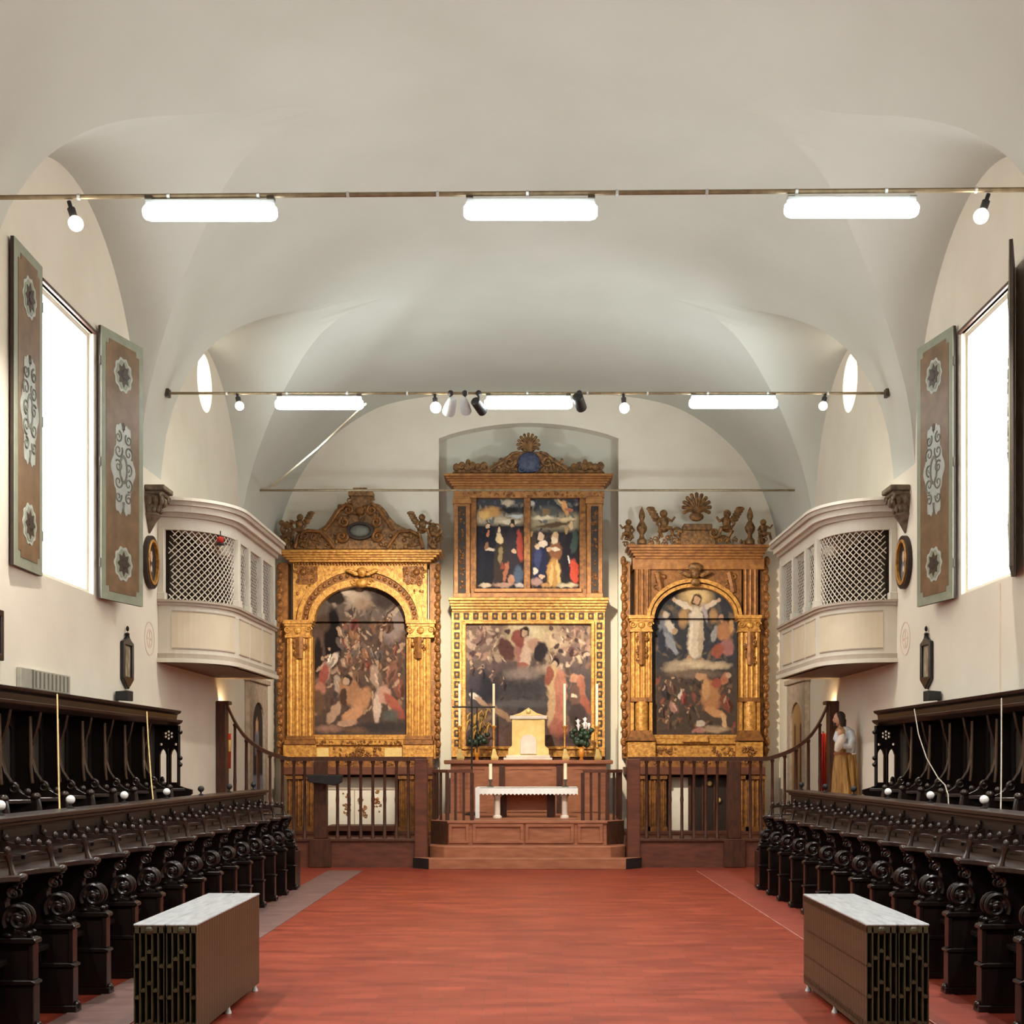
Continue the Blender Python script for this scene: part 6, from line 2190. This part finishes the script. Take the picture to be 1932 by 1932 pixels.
m = M(); psph(m, 998, 873, (22, 21), Yu - .10, .35, 16); pspiral(m, 984, 884, 7, Yu - .14, 2.5, -1); pspiral(m, 1012, 884, 7, Yu - .14, 2.5, 1); m.build('crest_shield', 'blue', t, smooth=True)
m = M(); shell(m, 997, 840, 20, Yu - .04); psph(m, 997, 840, (16, 16), Yu - .0, .3, 14); m.build('crest_shell', 'crest', t, smooth=True)
canvas_panel(c2, 877, 1117, 1175, 1410, Yp + .05, t)
canvas_panel(c3, 898, 990, 938, 1111, Yu + .08, t, step=1.0)
canvas_panel(c4, 999, 1094, 938, 1111, Yu + .08, t, step=1.0)
# ---------------------------------------------------------------- standing statue by the right wall
SY = 18.2
sk = SY / FL
sx0 = PX(1592, SY)
zf = PZ(1503, SY)
t = thing('statue', 'painted standing statue in ochre robe and pale cloak, holding a swaddled child, by the wall', 'statue', (sx0, SY, 0))
m = M()
m.box(sx0 - .20, sx0 + .20, SY - .20, SY + .20, 0, .06)
m.box(sx0 - .17, sx0 + .17, SY - .17, SY + .17, .06, zf - .07)
m.box(sx0 - .20, sx0 + .20, SY - .20, SY + .20, zf - .07, zf)
m.build('pedestal', 'brown', t, bevel=.012)


def robe_ring(px, py, rx, ry, fold, kf, ph=0.0, n=36, dy=0.0):
    x, z = PX(px, SY), PZ(py, SY)
    return [(x + rx * sk * (1 + fold * cos(kf * a + ph)) * cos(a), SY + dy + ry * sk * (1 + fold * cos(kf * a + ph)) * sin(a), z) for a in [2 * pi * i / n for i in range(n)]]


m = M()
m.loft([robe_ring(1592, 1503, 22, 18, .10, 9), robe_ring(1592, 1490, 21, 17, .11, 9, .1), robe_ring(1591, 1465, 19, 15, .10, 9, .3), robe_ring(1590, 1440, 17, 13, .08, 9, .5), robe_ring(1590, 1424, 15, 12, .05, 9, .6), robe_ring(1591, 1405, 16, 12, .03, 9, .6), robe_ring(1592, 1388, 17, 11, .02, 9, .6), robe_ring(1591, 1378, 15, 10, .02, 9, .6), robe_ring(1588, 1371, 7, 7, 0, 9), robe_ring(1586, 1366, 4.6, 5, 0, 9)])
m.build('robe', 'robe', t, smooth=True)
m = M()
m.loft([robe_ring(1596, 1421, 17, 14, .06, 7, .4, dy=.02), robe_ring(1597, 1405, 18.5, 15, .05, 7, .2, dy=.02), robe_ring(1597, 1390, 18, 14, .04, 7, 0, dy=.02), robe_ring(1595, 1378, 15, 12.5, .03, 7, 0, dy=.02), robe_ring(1592, 1371, 9, 9, .02, 7, 0, dy=.01)])
m.build('cloak', 'cloak', t, smooth=True)
m = M()
m.tube([(PX(1608, SY), SY - .02, PZ(1424, SY)), (PX(1612, SY), SY - .03, PZ(1450, SY)), (PX(1617, SY), SY - .02, PZ(1502, SY))], [.05, .04, .03], 8)
m.tube([(PX(1600, SY), SY - .11, PZ(1424, SY)), (PX(1603, SY), SY - .13, PZ(1460, SY)), (PX(1606, SY), SY - .13, PZ(1500, SY))], [.04, .035, .02], 8)
m.build('mantle_fall', 'robe', t, smooth=True)
m = M()
m.loft([robe_ring(1590, 1424, 16.2, 13, .03, 9, .6), robe_ring(1590, 1420, 17, 14, .03, 9, .6)])
m.build('belt', 'brown', t)
# head turned towards the nave
hx, hz = PX(1582, SY), PZ(1357, SY)
m = M()
rings = []
for k in range(13):
    a = -pi / 2 + pi * k / 12
    z = hz + .098 * sin(a)
    r = .072 * max(cos(a), .03) ** .8
    ring = []
    for i in range(20):
        b = 2 * pi * i / 20
        x = hx + r * cos(b)
        y = SY + r * .9 * sin(b)
        d = cos(b - pi * 1.12)
        if d > .93 and -.45 < sin(a) < .12:
            x -= .022
        if d > .6 and sin(a) < -.55:
            x -= .010
        ring.append((x, y, z))
    rings.append(ring)
m.loft(rings)
m.tube([(PX(1586, SY), SY, PZ(1374, SY)), (hx + .01, SY, hz - .05)], [.042, .04], 12)
hd = m.build('head', 'skin', t, smooth=True)
m = M()
for sy in (-1, 1):
    m.sph((hx - .064, SY - .008 + sy * .028, hz + .012), (.008, .012, .006), 8, 6)
m.build('eyes', 'hair', hd, smooth=True)
m = M()
m.sph((hx - .066, SY - .01, hz - .042), (.008, .018, .006), 8, 6)
m.build('mouth', 'pinkcloth', hd, smooth=True)
m = M()
rnd = random.Random(2)
m.sph((hx + .025, SY, hz + .035), (.078, .078, .082), 14, 9)
for i in range(18):
    a = rnd.uniform(-1.9, 1.9)
    m.tube([(hx + .05 * cos(a), SY + .07 * sin(a), hz + .05), (hx + .02 + .075 * cos(a), SY + .075 * sin(a), hz - .02), (hx + .03 + .07 * cos(a), SY + .07 * sin(a), hz - .11)], [.022, .02, .008], 6)
for i in range(8):
    m.tube([(hx - .055, SY + (i - 3.5) * .012, hz - .055), (hx - .06, SY + (i - 3.5) * .010, hz - .095)], [.013, .004], 5)
m.build('hair_and_beard', 'hair', t, smooth=True)


def hand(m, c, d, up, s=1.0):
    """small carved hand: palm, four curled fingers and a thumb"""
    c, d, up = Vector(c), Vector(d).normalized(), Vector(up).normalized()
    w = d.cross(up).normalized()
    m.sph(tuple(c), (.026 * s, .026 * s, .022 * s), 8, 6)
    m.tube([tuple(c - d * .02 * s), tuple(c + d * .035 * s)], [.024 * s, .028 * s], 8)
    for i, L in enumerate((.045, .052, .050, .040)):
        b = c + d * .035 * s + w * (i - 1.5) * .013 * s
        m.tube([tuple(b), tuple(b + d * L * .55 * s - up * .004), tuple(b + d * L * .9 * s - up * .022 * s)], [.008 * s, .0075 * s, .006 * s], 6)
    b = c + w * -.026 * s
    m.tube([tuple(b), tuple(b + d * .025 * s - w * .012 * s), tuple(b + d * .045 * s - up * .010 * s)], [.009 * s, .008 * s, .006 * s], 6)


m = M()
m.tube([(PX(1602, SY), SY - .08, PZ(1380, SY)), (PX(1603, SY), SY - .13, PZ(1396, SY)), (PX(1596, SY), SY - .17, PZ(1408, SY)), (PX(1584, SY), SY - .17, PZ(1408, SY))], [.055, .06, .055, .045], 10)
m.tube([(PX(1584, SY), SY + .02, PZ(1380, SY)), (PX(1576, SY), SY - .08, PZ(1394, SY)), (PX(1577, SY), SY - .15, PZ(1400, SY))], [.055, .055, .045], 10)
m.build('sleeves', 'cloak', t, smooth=True)
m = M()
hand(m, (PX(1580, SY), SY - .18, PZ(1408, SY)), (-1, -.1, .1), (0, -.4, 1))
hand(m, (PX(1578, SY), SY - .175, PZ(1401, SY)), (.6, -.5, .3), (0, -.5, 1))
m.build('hands', 'skin', t, smooth=True)
ch = M()
ch.tube([(PX(1573, SY), SY - .16, PZ(1417, SY)), (PX(1576, SY), SY - .19, PZ(1408, SY)), (PX(1582, SY), SY - .19, PZ(1394, SY)), (PX(1584, SY), SY - .16, PZ(1386, SY))], [.035, .06, .062, .035], 12)
cb = ch.build('swaddled_child', 'pinkcloth', t, smooth=True)
m = M()
m.sph((PX(1580, SY), SY - .17, PZ(1383, SY)), (.042, .042, .048), 12, 8)
m.sph((PX(1580, SY) - .025, SY - .205, PZ(1384, SY)), (.010, .010, .010), 6, 5)
m.build('child_head', 'skin', cb, smooth=True)
# red cloths by the end posts of the railing
Y = 19.95
t = thing('red_banner', 'red cloth banner hanging on a pole between the railing post and the statue', 'banner', (PX(1553, Y), Y, .3))
m = M()
m.tube([(PX(1553, Y), Y, .30), (PX(1553, Y), Y, PZ(1380, Y))], .014, 8)
m.tube([(PX(1544, Y), Y, PZ(1384, Y)), (PX(1564, Y), Y, PZ(1384, Y))], .012, 8)
m.lathe([(.09, 0), (.09, .02), (.03, .05)], PX(1553, Y), Y, 12, .30)
m.build('pole', 'rail', t)
m = M()
rings = []
for j in range(12):
    y = 1384 + 108 * j / 11
    row = [(PX(1545 + 18 * i / 16, Y), Y - .03 - .022 * sin(i * 1.5 + .2 * j), PZ(y, Y)) for i in range(17)]
    rings.append(row + [(a, b + .012, c) for a, b, c in row[::-1]])
m.loft(rings)
m.build('cloth', 'red', t, smooth=True)
m = M(); m.sph((PX(1561, Y), Y - .05, PZ(1416, Y)), (.035, .015, .045), 8, 6); m.build('tassel', 'tab', t, smooth=True)
Y = 19.95
t = thing('red_draped_stand', 'slim red and cream draped stand behind the railing post near the arched dark painting', 'banner', (PX(430, Y), Y, .3))
m = M(); m.tube([(PX(430, Y), Y, .30), (PX(430, Y), Y, PZ(1384, Y))], .014, 8); m.lathe([(.09, 0), (.09, .02), (.03, .05)], PX(430, Y), Y, 12, .30); m.build('pole', 'rail', t)
for (a, b, mt) in ((1384, 1396, 'red'), (1396, 1418, 'tab'), (1418, 1450, 'red')):
    m = M()
    rings = []
    for j in range(5):
        y = a + (b - a) * j / 4
        row = [(PX(423 + 13 * i / 12, Y), Y - .03 - .018 * sin(i * 1.5 + .2 * j), PZ(y, Y)) for i in range(13)]
        rings.append(row + [(p, q + .012, c) for p, q, c in row[::-1]])
    m.loft(rings)
    m.build('cloth', mt, t, smooth=True)
